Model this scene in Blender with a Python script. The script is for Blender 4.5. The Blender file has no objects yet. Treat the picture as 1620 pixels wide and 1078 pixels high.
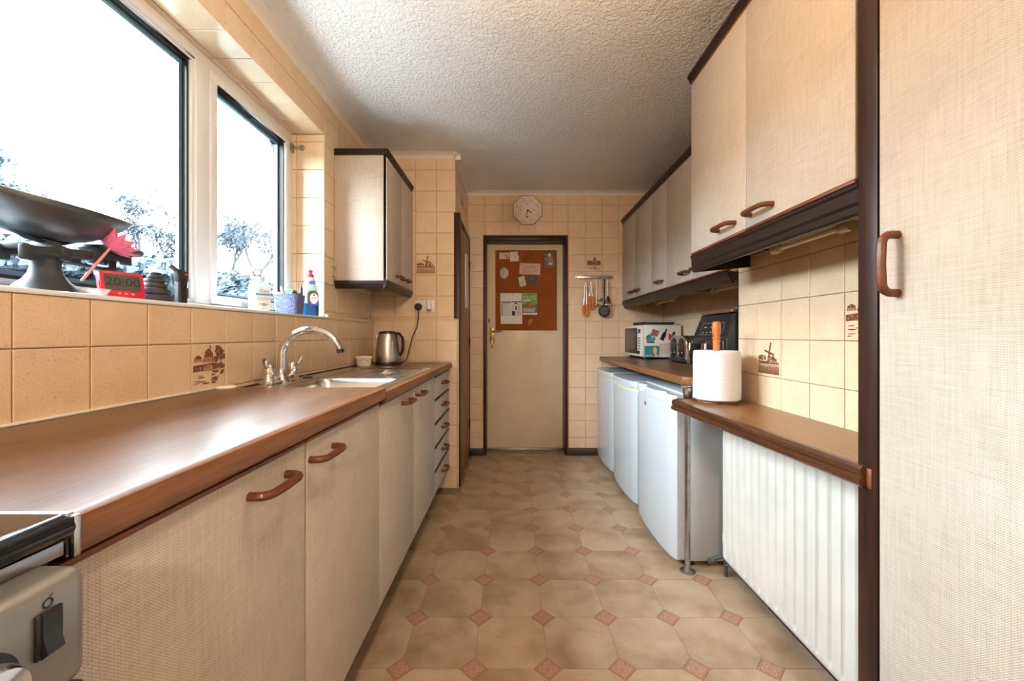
import bpy, bmesh, math, random
from mathutils import Vector, Matrix
R = random.Random(7)
PI = math.pi
scene = bpy.context.scene
COL = scene.collection

# ------------------------------------------------------------------ camera, world, exposure
F_PX, VPX, VPY, CAM_H = 645.0, 812.5, 530.0, 1.11
cam_data = bpy.data.cameras.new('camera')
cam_data.sensor_fit = 'HORIZONTAL'; cam_data.sensor_width = 36.0
cam_data.lens = 36.0 * F_PX / 1620.0
cam_data.shift_x = (810.0 - VPX) / 1620.0
cam_data.shift_y = (VPY - 539.0) / 1620.0
cam_data.clip_start = 0.01
cam = bpy.data.objects.new('camera', cam_data); COL.objects.link(cam)
cam.location = (0, 0, CAM_H); cam.rotation_euler = (PI / 2, 0, 0)
scene.camera = cam

SKY = 27.0
world = bpy.data.worlds.new('overcast_sky'); scene.world = world; world.use_nodes = True
bg = world.node_tree.nodes['Background']
bg.inputs['Color'].default_value = (0.80, 0.91, 1.0, 1); bg.inputs['Strength'].default_value = SKY
portal_data = bpy.data.lights.new('window_portal', 'AREA')       # guides sky sampling only, gives no light itself
portal_data.shape = 'RECTANGLE'; portal_data.size = 0.96; portal_data.size_y = 1.52
portal_data.cycles.is_portal = True
portal = bpy.data.objects.new('window_portal', portal_data); COL.objects.link(portal)
portal.location = (-1.30, 1.475, 1.71); portal.rotation_euler = (0, -PI / 2, 0)
portal['kind'] = 'helper'

LAMP_W, LAMP_COL = 12.0, (1.0, 0.67, 0.40)
vs = scene.view_settings
vs.view_transform = 'Standard'; vs.look = 'None'; vs.gamma = 1.0; vs.use_curve_mapping = False
vs.exposure = 0.90
scene.cycles.use_denoising = True
scene.cycles.max_bounces = 10; scene.cycles.diffuse_bounces = 6; scene.cycles.transparent_max_bounces = 16
scene.cycles.sample_clamp_indirect = 8.0
scene.cycles.caustics_reflective = False; scene.cycles.caustics_refractive = False

# ------------------------------------------------------------------ mesh helpers
ORI = {}
class B:
    def __init__(s): s.bm = bmesh.new()
    def _bev(s, vs_, bev, seg):
        if bev > 0:
            es = set(e for v in vs_ for e in v.link_edges)
            bmesh.ops.bevel(s.bm, geom=list(es), offset=bev, segments=seg, profile=0.5, affect='EDGES', clamp_overlap=True)
    def box(s, x0, x1, y0, y1, z0, z1, bev=0, seg=2):
        x0, x1 = min(x0, x1), max(x0, x1); y0, y1 = min(y0, y1), max(y0, y1); z0, z1 = min(z0, z1), max(z0, z1)
        v = [s.bm.verts.new(p) for p in ((x0,y0,z0),(x1,y0,z0),(x1,y1,z0),(x0,y1,z0),(x0,y0,z1),(x1,y0,z1),(x1,y1,z1),(x0,y1,z1))]
        for f in ((3,2,1,0),(4,5,6,7),(0,1,5,4),(1,2,6,5),(2,3,7,6),(3,0,4,7)): s.bm.faces.new([v[i] for i in f])
        s._bev(v, bev, seg); return s
    def prism(s, poly, axis, a0, a1, bev=0, seg=2):
        def P(p, a): return {'x': (a, p[0], p[1]), 'y': (p[0], a, p[1]), 'z': (p[0], p[1], a)}[axis]
        va = [s.bm.verts.new(P(p, a0)) for p in poly]; vb = [s.bm.verts.new(P(p, a1)) for p in poly]
        n = len(poly); s.bm.faces.new(va[::-1]); s.bm.faces.new(vb)
        for i in range(n): s.bm.faces.new((va[i], va[(i+1) % n], vb[(i+1) % n], vb[i]))
        s._bev(va + vb, bev, seg); return s
    def plate(s, pts, nrm, th):
        nrm = Vector(nrm); va = [s.bm.verts.new(Vector(p)) for p in pts]; vb = [s.bm.verts.new(Vector(p) + nrm * th) for p in pts]
        n = len(pts); s.bm.faces.new(va[::-1]); s.bm.faces.new(vb)
        for i in range(n): s.bm.faces.new((va[i], va[(i+1) % n], vb[(i+1) % n], vb[i]))
        return s
    def _ring(s, c, u, v, r, n, sq=None):
        out = []
        for i in range(n):
            a = 2 * PI * i / n
            ru, rv = (r, r) if not isinstance(r, tuple) else r
            out.append(s.bm.verts.new(c + u * (math.cos(a) * ru) + v * (math.sin(a) * rv)))
        return out
    def tube(s, pts, r, n=8, caps=True, ref=None):
        pts = [Vector(p) for p in pts]; m = len(pts); rs = r if isinstance(r, list) else [r] * m
        prev = None; u = None
        for i, p in enumerate(pts):
            t = (pts[min(i+1, m-1)] - pts[max(i-1, 0)])
            if t.length < 1e-9: t = Vector((0, 0, 1))
            t.normalize()
            if u is None:
                a = Vector(ref) if ref else (Vector((0,0,1)) if abs(t.z) < .9 else Vector((1,0,0)))
                u = (a - t * a.dot(t)).normalized()
            else:
                u = (u - t * u.dot(t)); u = u.normalized() if u.length > 1e-6 else t.orthogonal().normalized()
            ring = s._ring(p, u, t.cross(u), rs[i], n)
            if prev:
                for k in range(n): s.bm.faces.new((prev[k], prev[(k+1) % n], ring[(k+1) % n], ring[k]))
            elif caps: s.bm.faces.new(ring[::-1])
            prev = ring
        if caps: s.bm.faces.new(prev)
        return s
    def cyl(s, p0, p1, r0, r1=None, n=16): return s.tube([p0, p1], [r0, r0 if r1 is None else r1], n)
    def lathe(s, prof, c=(0,0,0), n=24, axis='z', sx=1, sy=1):
        c = Vector(c); prev = None
        for r, h in prof:
            ring = []
            for i in range(n):
                a = 2 * PI * i / n; q = (math.cos(a) * max(r, 1e-5) * sx, math.sin(a) * max(r, 1e-5) * sy)
                d = {'z': (q[0], q[1], h), 'y': (q[0], h, q[1]), 'x': (h, q[0], q[1])}[axis]
                ring.append(s.bm.verts.new(c + Vector(d)))
            if prev:
                for k in range(n): s.bm.faces.new((prev[k], prev[(k+1) % n], ring[(k+1) % n], ring[k]))
            prev = ring
        return s
    def ball(s, c, rx, ry=None, rz=None, n=16, m=10):
        ry = ry or rx; rz = rz or rx; c = Vector(c); prev = None
        for j in range(m + 1):
            t = PI * j / m; rr = max(math.sin(t), 1e-4)
            ring = [s.bm.verts.new(c + Vector((math.cos(2*PI*i/n)*rr*rx, math.sin(2*PI*i/n)*rr*ry, -math.cos(t)*rz))) for i in range(n)]
            if prev:
                for k in range(n): s.bm.faces.new((prev[k], prev[(k+1) % n], ring[(k+1) % n], ring[k]))
            prev = ring
        return s
    def grid(s, fn, nu, nv, closed=False):
        g = [[s.bm.verts.new(fn(i / nu, j / nv)) for j in range(nv + 1)] for i in range(nu + 1)]
        for i in range(nu):
            for j in range(nv): s.bm.faces.new((g[i][j], g[i+1][j], g[i+1][j+1], g[i][j+1]))
        return s
    def poly(s, pts):
        s.bm.faces.new([s.bm.verts.new(p) for p in pts]); return s
    def xf(s, M): bmesh.ops.transform(s.bm, matrix=M, verts=s.bm.verts[:]); return s
    def build(s, name, mat, parent=None, flat=False, ang=0.55, solid=0, weld=True):
        bm = s.bm
        if weld: bmesh.ops.remove_doubles(bm, verts=bm.verts[:], dist=2e-5)
        bmesh.ops.recalc_face_normals(bm, faces=bm.faces[:])
        o = ORI.get(parent.name, Vector()) if parent else Vector()
        if o.length: bmesh.ops.translate(bm, vec=-o, verts=bm.verts[:])
        if not flat:
            for f in bm.faces: f.smooth = True
            for e in bm.edges:
                if len(e.link_faces) == 2 and e.calc_face_angle(0) > ang: e.smooth = False
        me = bpy.data.meshes.new(name); bm.to_mesh(me); bm.free(); me.materials.append(mat)
        ob = bpy.data.objects.new(name, me); COL.objects.link(ob)
        if parent: ob.parent = parent; ORI[ob.name] = o
        else: ORI[ob.name] = Vector()
        if solid:
            md = ob.modifiers.new('thickness', 'SOLIDIFY'); md.thickness = solid; md.offset = 0
        return ob

def tag(o, label, cat, group=None, kind=None):
    o['label'] = label; o['category'] = cat
    if group: o['group'] = group
    if kind: o['kind'] = kind
    return o
def thing(name, label, cat, loc, group=None, kind=None, local=False, rot=None):
    o = bpy.data.objects.new(name, None); COL.objects.link(o); o.location = loc; o.empty_display_size = .05
    if rot: o.rotation_euler = rot
    ORI[o.name] = Vector() if local else Vector(loc)
    return tag(o, label, cat, group, kind)
def settle(o):
    """single-mesh thing built in world coordinates: move its origin to its base centre"""
    me = o.data; vs_ = [v.co for v in me.vertices]
    lo = Vector([min(v[i] for v in vs_) for i in range(3)]); hi = Vector([max(v[i] for v in vs_) for i in range(3)])
    c = Vector(((lo.x+hi.x)/2, (lo.y+hi.y)/2, lo.z)); me.transform(Matrix.Translation(-c)); o.location = c; ORI[o.name] = c
    return o
def text(body, size, mat, parent, o, u, v, name='lettering', th=0.0004, align='CENTER', sx=1.0):
    cu = bpy.data.curves.new('txt', 'FONT'); cu.body = body; cu.size = size; cu.align_x = align; cu.align_y = 'CENTER'; cu.resolution_u = 2
    to = bpy.data.objects.new('txt', cu); COL.objects.link(to); bpy.context.view_layer.update()
    me = bpy.data.meshes.new_from_object(to.evaluated_get(bpy.context.evaluated_depsgraph_get()))
    bpy.data.objects.remove(to); bpy.data.curves.remove(cu)
    me.name = name; me.materials.clear(); me.materials.append(mat)
    u, v = Vector(u).normalized() * sx, Vector(v).normalized(); w = u.cross(v).normalized()
    o = Vector(o) + w * th - ORI.get(parent.name, Vector())
    for q in me.vertices: q.co = o + u * q.co.x + v * q.co.y
    ob = bpy.data.objects.new(name, me); COL.objects.link(ob); ob.parent = parent; ORI[ob.name] = ORI.get(parent.name, Vector())
    return ob
def rrect(cx, cy, w, h, r, n=5):
    out = []
    for (sx, sy, a0) in ((1,1,0),(-1,1,PI/2),(-1,-1,PI),(1,-1,3*PI/2)):
        for k in range(n + 1):
            a = a0 + PI/2 * k / n; out.append((cx + sx*(w/2-r) + r*math.cos(a), cy + sy*(h/2-r) + r*math.sin(a)))
    return out
def ell(cx, cy, rx, ry, n=20): return [(cx + rx*math.cos(2*PI*i/n), cy + ry*math.sin(2*PI*i/n)) for i in range(n)]
def decal(name, polys, o, u, v, mat, parent, th=0.0005):
    """flat print: polygons given in (u, v) metres on the plane through o"""
    u, v, o = Vector(u), Vector(v), Vector(o); w = u.cross(v).normalized(); b = B()
    for k, p in enumerate(polys):
        b.plate([o + u*a + v*c + w*(1e-5*k) for a, c in p], w, th)
    return b.build(name, mat, parent, flat=True, weld=False)

# ------------------------------------------------------------------ materials
MATS = {}
def nodemat(name, rough=0.5, metal=0.0, spec=0.5):
    m = bpy.data.materials.new(name); m.use_nodes = True; nt = m.node_tree; b = nt.nodes['Principled BSDF']
    b.inputs['Roughness'].default_value = rough; b.inputs['Metallic'].default_value = metal
    b.inputs['Specular IOR Level'].default_value = spec
    MATS[name] = m; return m, nt, b
def L(nt, a, b): nt.links.new(a, b)
def nd(nt, t, **kw):
    n = nt.nodes.new(t)
    for k, v in kw.items():
        if k.startswith('i_'): n.inputs[k[2:].replace('_', ' ')].default_value = v
        else: setattr(n, k, v)
    return n
def mth(nt, op, a, b=None, c=None):
    n = nt.nodes.new('ShaderNodeMath'); n.operation = op
    for i, x in enumerate((a, b, c)):
        if x is None: continue
        if isinstance(x, (int, float)): n.inputs[i].default_value = x
        else: L(nt, x, n.inputs[i])
    return n.outputs[0]
def ramp(nt, fac, stops):
    n = nt.nodes.new('ShaderNodeValToRGB'); L(nt, fac, n.inputs[0]); e = n.color_ramp.elements
    while len(e) < len(stops): e.new(0.5)
    for i, (p, c) in enumerate(stops): e[i].position = p; e[i].color = (c[0], c[1], c[2], 1)
    return n.outputs[0]
def mixc(nt, fac, a, b, mode='MIX'):
    n = nt.nodes.new('ShaderNodeMix'); n.data_type = 'RGBA'; n.blend_type = mode
    for i, x in ((0, fac), (6, a), (7, b)):
        if isinstance(x, (int, float)): n.inputs[i].default_value = x
        elif isinstance(x, tuple): n.inputs[i].default_value = (x[0], x[1], x[2], 1)
        else: L(nt, x, n.inputs[i])
    return n.outputs[2]
def bump(nt, b, h, strength, dist):
    n = nt.nodes.new('ShaderNodeBump'); n.inputs['Strength'].default_value = strength; n.inputs['Distance'].default_value = dist
    L(nt, h, n.inputs['Height']); L(nt, n.outputs[0], b.inputs['Normal'])
def coords(nt, scale=(1,1,1), rnd=0.0):
    tc = nt.nodes.new('ShaderNodeTexCoord'); mp = nt.nodes.new('ShaderNodeMapping'); mp.inputs['Scale'].default_value = scale
    L(nt, tc.outputs['Object'], mp.inputs['Vector'])
    if rnd:
        oi = nt.nodes.new('ShaderNodeObjectInfo'); L(nt, mth(nt, 'MULTIPLY', oi.outputs['Random'], rnd), mp.inputs['Location'])
    return mp.outputs[0]
def noise(nt, vec, scale, detail=3, rough=.55, dist=0):
    n = nd(nt, 'ShaderNodeTexNoise'); n.inputs['Scale'].default_value = scale; n.inputs['Detail'].default_value = detail
    n.inputs['Roughness'].default_value = rough; n.inputs['Distortion'].default_value = dist; L(nt, vec, n.inputs['Vector']); return n.outputs['Fac']
def plain(name, col, rough=.5, metal=0, var=0.0, spec=.5, **kw):
    m, nt, b = nodemat(name, rough, metal, spec)
    if var:
        f = noise(nt, coords(nt, rnd=20.0), kw.pop('vs', 18.0), 4)
        c = ramp(nt, f, [(.3, tuple(x*(1-var) for x in col)), (.7, tuple(min(1, x*(1+var)) for x in col))]); L(nt, c, b.inputs['Base Color'])
    else:
        kw.pop('vs', 0); b.inputs['Base Color'].default_value = (*col, 1)
    for k, v in kw.items(): b.inputs[k.replace('_', ' ')].default_value = v
    return m

def make_tile(name, ca, cb):
    m, nt, b = nodemat(name, .22)
    v = coords(nt, rnd=37.0)
    big = noise(nt, v, 9, 3)
    base = ramp(nt, big, [(.3, ca), (.75, cb)])
    sp = noise(nt, v, 230, 2); sp2 = noise(nt, v, 620, 1)
    fac = mth(nt, 'MULTIPLY', ramp(nt, sp, [(.60, (0,0,0)), (.70, (1,1,1))]), .55)
    fac2 = mth(nt, 'MULTIPLY', ramp(nt, sp2, [(.58, (0,0,0)), (.68, (1,1,1))]), .35)
    c = mixc(nt, fac, base, (.42, .25, .11)); c = mixc(nt, fac2, c, (.50, .32, .15))
    L(nt, c, b.inputs['Base Color'])
    bump(nt, b, noise(nt, v, 60, 2), .12, .002)
    return m
M_tile = make_tile('glazed_tile', (.70, .530, .352), (.77, .612, .425))
M_grout = plain('grout', (.50, .38, .25), .9, var=.2)
M_print = plain('tile_print_brown', (.17, .055, .022), .35, var=.35, vs=160)
M_print2 = plain('tile_print_tan', (.42, .20, .09), .35, var=.3, vs=160)

def make_weave(name, lo, hi):
    m, nt, b = nodemat(name, .62, spec=.3)
    tc = nt.nodes.new('ShaderNodeTexCoord'); sx = nt.nodes.new('ShaderNodeSeparateXYZ'); L(nt, tc.outputs['Object'], sx.inputs[0])
    u = mth(nt, 'ADD', sx.outputs[0], sx.outputs[1]); v = sx.outputs[2]
    cb = nt.nodes.new('ShaderNodeCombineXYZ'); L(nt, mth(nt, 'MULTIPLY', u, 14.0), cb.inputs[0]); L(nt, mth(nt, 'MULTIPLY', v, 190.0), cb.inputs[1])
    slub = noise(nt, cb.outputs[0], 1.0, 2)
    cb2 = nt.nodes.new('ShaderNodeCombineXYZ'); L(nt, mth(nt, 'MULTIPLY', u, 190.0), cb2.inputs[0]); L(nt, mth(nt, 'MULTIPLY', v, 9.0), cb2.inputs[1])
    slub2 = noise(nt, cb2.outputs[0], 1.0, 2)
    K = 2 * PI / .0042
    a = mth(nt, 'SINE', mth(nt, 'MULTIPLY_ADD', u, K, mth(nt, 'MULTIPLY', slub2, 3.0)))
    c = mth(nt, 'SINE', mth(nt, 'MULTIPLY_ADD', v, K, mth(nt, 'MULTIPLY', slub, 3.0)))
    w = mth(nt, 'MULTIPLY_ADD', mth(nt, 'MULTIPLY', a, c), .5, .5)
    ribs = mth(nt, 'MULTIPLY_ADD', c, .22, mth(nt, 'MULTIPLY_ADD', a, .12, .5))
    h = mth(nt, 'ADD', mth(nt, 'MULTIPLY', w, .45), mth(nt, 'ADD', mth(nt, 'MULTIPLY', ribs, .5), mth(nt, 'MULTIPLY', mth(nt, 'ADD', slub, slub2), .40)))
    cl = ramp(nt, h, [(.40, lo), (.92, hi)])
    pat = noise(nt, tc.outputs['Object'], 5, 3)
    cl = mixc(nt, 1.0, cl, ramp(nt, pat, [(.3, (.9, .89, .87)), (.7, (1, 1, 1))]), 'MULTIPLY')
    L(nt, cl, b.inputs['Base Color']); bump(nt, b, h, .8, .0014)
    return m
M_weave = make_weave('woven_laminate', (.25, .205, .158), (.60, .535, .455))

def make_wood(name, dark, light, rough, axis='y', scale=1.0, spec=.5, coat=0.0, coatr=.15):
    m, nt, b = nodemat(name, rough, spec=spec)
    s = {'x': (1.2, 22, 22), 'y': (22, 1.2, 22), 'z': (22, 22, 1.2)}[axis]
    v = coords(nt, tuple(k*scale for k in s), rnd=11.0)
    f = noise(nt, v, 1.0, 5, .62, .6); g = noise(nt, v, 6.0, 3, .6)
    c = ramp(nt, f, [(.30, dark), (.68, light)])
    c = mixc(nt, .35, c, ramp(nt, g, [(.35, tuple(x*.55 for x in dark)), (.6, light)]))
    L(nt, c, b.inputs['Base Color']); bump(nt, b, g, .06, .001)
    L(nt, mth(nt, 'MULTIPLY_ADD', f, .16, rough - .06), b.inputs['Roughness'])
    if coat: b.inputs['Coat Weight'].default_value = coat; b.inputs['Coat Roughness'].default_value = coatr
    return m
M_top = make_wood('oak_laminate', (.058, .022, .008), (.180, .078, .031), .31, 'y', spec=.45)
M_topx = make_wood('oak_laminate_end', (.115, .045, .016), (.21, .092, .036), .30, 'x')
M_edge = make_wood('oak_lipping', (.115, .040, .011), (.25, .100, .032), .40, 'y')
M_dark = make_wood('black_stained_wood', (.009, .006, .0055), (.030, .014, .009), .38, 'y', spec=.3)
M_darkz = make_wood('black_stained_post', (.010, .007, .007), (.050, .018, .009), .36, 'z', .6, spec=.3)
M_worn = make_wood('worn_dark_moulding', (.016, .006, .0035), (.10, .034, .011), .32, 'y', 1.6, coat=.2)
M_trimred = make_wood('red_brown_trim', (.13, .034, .010), (.22, .068, .021), .40, 'y')
M_handle = make_wood('handle_wood', (.085, .023, .008), (.165, .050, .017), .40, 'y', 1.0, spec=.35, coat=.08)
M_brdoor = make_wood('varnished_pine', (.27, .090, .020), (.42, .155, .038), .38, 'z', .7)
M_poleor = make_wood('orange_beech', (.50, .13, .030), (.66, .22, .06), .32, 'z', .8, coat=.4)
M_white = plain('upvc_white', (.72, .75, .78), .28)
M_white_paint = plain('gloss_white_paint', (.78, .76, .70), .35, var=.04)
M_coving = plain('coving_white', (.74, .72, .69), .55)
M_gasket = plain('black_gasket', (.012, .014, .018), .45)
M_spacer = plain('pane_spacer', (.25, .42, .52), .3, .6)
M_cream = plain('cream_gloss_paint', (.80, .68, .50), .24, var=.04, vs=6)
M_steel = plain('stainless_steel', (.60, .60, .59), .25, 1.0)
M_brush = plain('brushed_steel', (.46, .44, .42), .30, 1.0, var=.08, vs=40)
M_chrome = plain('chrome', (.72, .72, .73), .10, 1.0)
M_dullsteel = plain('worn_steel_pole', (.42, .42, .43), .28, 1.0, var=.25, vs=30)
M_black = plain('black_plastic', (.012, .012, .014), .30)
M_blackm = plain('black_matt', (.015, .015, .016), .6)
M_iron = plain('grey_cast_iron', (.026, .032, .040), .55, .0, var=.4, vs=25)
M_pan = plain('tarnished_pan', (.16, .175, .19), .36, .85, var=.35, vs=14)
M_fridge = plain('fridge_white', (.52, .57, .61), .22)
M_fridge_grey = plain('fridge_grey_side', (.43, .47, .50), .35)
M_fridge_yel = plain('yellowed_plastic', (.66, .66, .50), .4)
M_rad = plain('radiator_enamel', (.66, .645, .59), .33, var=.05, vs=8)
M_paper = plain('paper_white', (.80, .80, .80), .7)
M_tissue = None
M_red = plain('red_plastic', (.60, .008, .04), .35)
M_redcap = plain('red_cap', (.75, .02, .03), .35)
M_pink = plain('pink_petal', (.95, .22, .40), .5)
M_pinkstem = plain('pink_stem', (.72, .30, .30), .4)
M_lcd = plain('lcd_screen', (.045, .048, .045), .5)
M_lcdt = plain('lcd_digit', (.008, .008, .008), .6)
M_brass = plain('aged_brass', (.30, .20, .08), .35, 1.0, var=.3, vs=60)
M_ceram = plain('cream_ceramic', (.82, .76, .66), .18)
M_greenpaint = plain('green_glaze', (.22, .21, .06), .3)
M_cable = plain('black_cable', (.012, .012, .012), .45)
M_socket = plain('socket_white', (.76, .72, .66), .3)
M_skirt = plain('black_skirting', (.022, .018, .018), .4, var=.4, vs=120)
M_gold = plain('gold_paint', (.34, .25, .06), .4, .5)
M_ink = plain('black_ink', (.012, .012, .012), .6)
M_inkred = plain('red_ink', (.42, .06, .04), .6)
M_inkgrey = plain('grey_ink', (.22, .22, .23), .6)
M_tan = plain('tan_board', (.66, .47, .28), .5, var=.05)  # plain tan colour of the cabinet boards
M_tubeglass = plain('tube_glass', (.80, .70, .52), .12)
M_tubecap = plain('tube_cap_cream', (.62, .52, .30), .4)
M_valve = plain('grey_valve', (.10, .11, .11), .45, .5)

def make_cork():
    m, nt, b = nodemat('cork', .85, spec=.2); v = coords(nt)
    f = noise(nt, v, 220, 2); c = ramp(nt, f, [(.35, (.25, .065, .012)), (.65, (.37, .115, .024))])
    g = noise(nt, v, 5, 2); c = mixc(nt, 1.0, c, ramp(nt, g, [(.3, (.88, .88, .88)), (.7, (1, 1, 1))]), 'MULTIPLY')
    L(nt, c, b.inputs['Base Color']); bump(nt, b, f, .3, .001); return m
M_cork = make_cork()
def make_ceiling():
    m, nt, b = nodemat('artex_ceiling', .75, spec=.25); v = coords(nt)
    n1 = noise(nt, v, 55, 3, .6, .8); vo = nd(nt, 'ShaderNodeTexVoronoi'); vo.inputs['Scale'].default_value = 70; L(nt, v, vo.inputs['Vector'])
    h = mth(nt, 'ADD', ramp(nt, n1, [(.38, (0,0,0)), (.66, (1,1,1))]), mth(nt, 'MULTIPLY', vo.outputs['Distance'], -.7))
    L(nt, ramp(nt, noise(nt, v, 2.2, 2), [(.3, (.76, .78, .80)), (.7, (.82, .84, .86))]), b.inputs['Base Color'])
    bump(nt, b, h, .75, .006); return m
M_ceil = make_ceiling()
def make_plaster():
    m, nt, b = nodemat('cream_plaster', .7); v = coords(nt)
    L(nt, ramp(nt, noise(nt, v, 6, 3), [(.3, (.66, .55, .40)), (.7, (.72, .61, .46))]), b.inputs['Base Color']); return m
M_plaster = make_plaster()
def make_vinyl():
    m, nt, b = nodemat('vinyl_octagon', .36, spec=.45); v = coords(nt, rnd=53.0)
    f = noise(nt, v, 5, 4, .55, .2); c = ramp(nt, f, [(.28, (.27, .178, .108)), (.52, (.42, .308, .208)), (.75, (.51, .395, .285))])
    s = noise(nt, v, 140, 3, .7); fac = mth(nt, 'MULTIPLY', ramp(nt, s, [(.60, (0,0,0)), (.70, (1,1,1))]), mth(nt, 'MULTIPLY', ramp(nt, noise(nt, v, 9, 2), [(.45, (0,0,0)), (.62, (1,1,1))]), .7))
    L(nt, mixc(nt, fac, c, (.14, .085, .05)), b.inputs['Base Color']); bump(nt, b, s, .08, .001); return m
M_vinyl = make_vinyl()
def make_diamond():
    m, nt, b = nodemat('vinyl_diamond', .38, spec=.45)
    tc = nt.nodes.new('ShaderNodeTexCoord'); sx = nt.nodes.new('ShaderNodeSeparateXYZ'); L(nt, tc.outputs['Object'], sx.inputs[0])
    x, y = sx.outputs[0], sx.outputs[1]
    r = mth(nt, 'SQRT', mth(nt, 'ADD', mth(nt, 'MULTIPLY', x, x), mth(nt, 'MULTIPLY', y, y)))
    th = mth(nt, 'ARCTAN2', y, x)
    pet = mth(nt, 'MULTIPLY_ADD', mth(nt, 'ABSOLUTE', mth(nt, 'COSINE', mth(nt, 'MULTIPLY', th, 2.0))), .017, .010)
    ring = mth(nt, 'LESS_THAN', mth(nt, 'ABSOLUTE', mth(nt, 'SUBTRACT', r, pet)), .0022)
    pet2 = mth(nt, 'MULTIPLY', pet, .55)
    ring2 = mth(nt, 'LESS_THAN', mth(nt, 'ABSOLUTE', mth(nt, 'SUBTRACT', r, pet2)), .0016)
    n1 = noise(nt, tc.outputs['Object'], 160, 2)
    c = ramp(nt, n1, [(.35, (.30, .150, .095)), (.7, (.40, .225, .155))])
    c = mixc(nt, mth(nt, 'MULTIPLY', mth(nt, 'MAXIMUM', ring, ring2), .6), c, (.55, .37, .27))
    L(nt, c, b.inputs['Base Color']); return m
M_diam = make_diamond()
M_vgap = plain('vinyl_joint', (.22, .165, .115), .5)
def make_glass():
    m = bpy.data.materials.new('window_glass'); m.use_nodes = True; nt = m.node_tree; nt.nodes.clear()
    out = nt.nodes.new('ShaderNodeOutputMaterial'); tr = nt.nodes.new('ShaderNodeBsdfTransparent'); tr.inputs[0].default_value = (.96, .98, .98, 1)
    gl = nt.nodes.new('ShaderNodeBsdfGlossy'); gl.inputs['Roughness'].default_value = .02
    lw = nt.nodes.new('ShaderNodeLayerWeight'); lw.inputs['Blend'].default_value = .12; mx = nt.nodes.new('ShaderNodeMixShader')
    L(nt, lw.outputs['Fresnel'], mx.inputs[0]); L(nt, tr.outputs[0], mx.inputs[1]); L(nt, gl.outputs[0], mx.inputs[2]); L(nt, mx.outputs[0], out.inputs[0])
    return m
M_glass = make_glass()
def make_clear(name, col, rough=.08, alpha=.45):
    m, nt, b = nodemat(name, rough); b.inputs['Base Color'].default_value = (*col, 1); b.inputs['Alpha'].default_value = alpha; return m
M_clear = make_clear('clear_plastic', (.70, .82, .84), .1, .35)
M_cleardish = make_clear('clear_glass_dish', (.75, .78, .78), .04, .35)
def make_tissue():
    m, nt, b = nodemat('kitchen_paper', .9, spec=.1); v = coords(nt, (1, 1, 1))
    w = nd(nt, 'ShaderNodeTexWave'); w.wave_type = 'RINGS'; w.inputs['Scale'].default_value = 30; w.inputs['Distortion'].default_value = 6
    w.inputs['Detail'].default_value = 1; w.inputs['Detail Scale'].default_value = .8; L(nt, v, w.inputs['Vector'])
    b.inputs['Base Color'].default_value = (.70, .72, .745, 1); bump(nt, b, w.outputs['Fac'], .35, .0015); return m
M_tissue = make_tissue()
def make_basket():
    m, nt, b = nodemat('blue_woven_rope', .75, spec=.2); v = coords(nt)
    w = nd(nt, 'ShaderNodeTexWave'); w.bands_direction = 'Z'; w.inputs['Scale'].default_value = 45; w.inputs['Distortion'].default_value = .6; L(nt, v, w.inputs['Vector'])
    n1 = noise(nt, v, 420, 1); c = ramp(nt, n1, [(.42, (.055, .085, .25)), (.60, (.34, .38, .55))])
    L(nt, c, b.inputs['Base Color']); bump(nt, b, w.outputs['Fac'], .8, .003); return m
M_basket = make_basket()
def emit(name, col, st):
    m = bpy.data.materials.new(name); m.use_nodes = True; nt = m.node_tree; nt.nodes.clear()
    out = nt.nodes.new('ShaderNodeOutputMaterial'); e = nt.nodes.new('ShaderNodeEmission'); e.inputs[0].default_value = (*col, 1); e.inputs[1].default_value = st
    L(nt, e.outputs[0], out.inputs[0]); return m

# ------------------------------------------------------------------ the room shell
T = .153
CEIL = 2.425
XL, XLU, XR, XRF = -1.015, -1.035, 1.045, 1.38      # left wall (lower / upper tiles), right wall near / far
YP, YPU, YB = 2.945, 2.965, 3.752                    # pier front (lower / upper), back wall
XP, XPU = -.397, -.424                               # pier side (lower / upper)
SILL = 1.208
TH = .007

def struct(b, name, mat, label, cat, **kw):
    return tag(b.build(name, mat, None, flat=True, **kw), label, cat, kind='structure')

floor = struct(B().box(-1.3, 1.6, -2.7, 4.3, -.08, -.0012), 'floor', M_vgap, 'patterned vinyl floor of beige octagons and small pink diamonds', 'floor')
ceiling = struct(B().box(-1.3, 1.6, -2.7, 4.3, CEIL, CEIL + .08), 'ceiling', M_ceil, 'white stippled textured plaster ceiling over the kitchen', 'ceiling')
wl = B()
wl.box(-1.30, XL - TH, -2.6, 3.0, 0, SILL - .012)
wl.box(-1.30, XLU - TH, -2.6, .72, SILL - .012, 2.43)
wl.box(-1.30, XLU - TH, 2.236, 3.0, SILL - .012, 2.43)
wl.box(-1.30, XLU - TH, .72, 2.236, 2.215, 2.43)
wall_left = struct(wl, 'wall_left', M_grout, 'cream tiled wall holding the wide window above the worktop', 'wall')
wp = B()
wp.box(-1.30, XPU - TH, YPU + TH, 3.80, 0, 2.43)
wp.box(XL - TH, XP - TH, YP + TH, YPU + TH, 0, SILL + .004)
wp.box(XPU - TH, XP - TH, YP + TH, 2.962, 0, SILL + .004)
wall_pier = struct(wp, 'wall_pier', M_grout, 'cream tiled boxed-in pier beside the varnished cupboard door', 'wall')
wb = B()
DX0, DX1, DZ = -.276, .497, 2.023
wb.box(-.44, DX0, YB + TH, 4.0, 0, 2.43); wb.box(DX1, 1.60, YB + TH, 4.0, 0, 2.43); wb.box(DX0, DX1, YB + TH, 4.0, DZ, 2.43); wb.box(-.44, 1.60, 4.002, 4.08, 0, 2.43)  # last box: unseen backing added to block sky light behind the door
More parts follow.
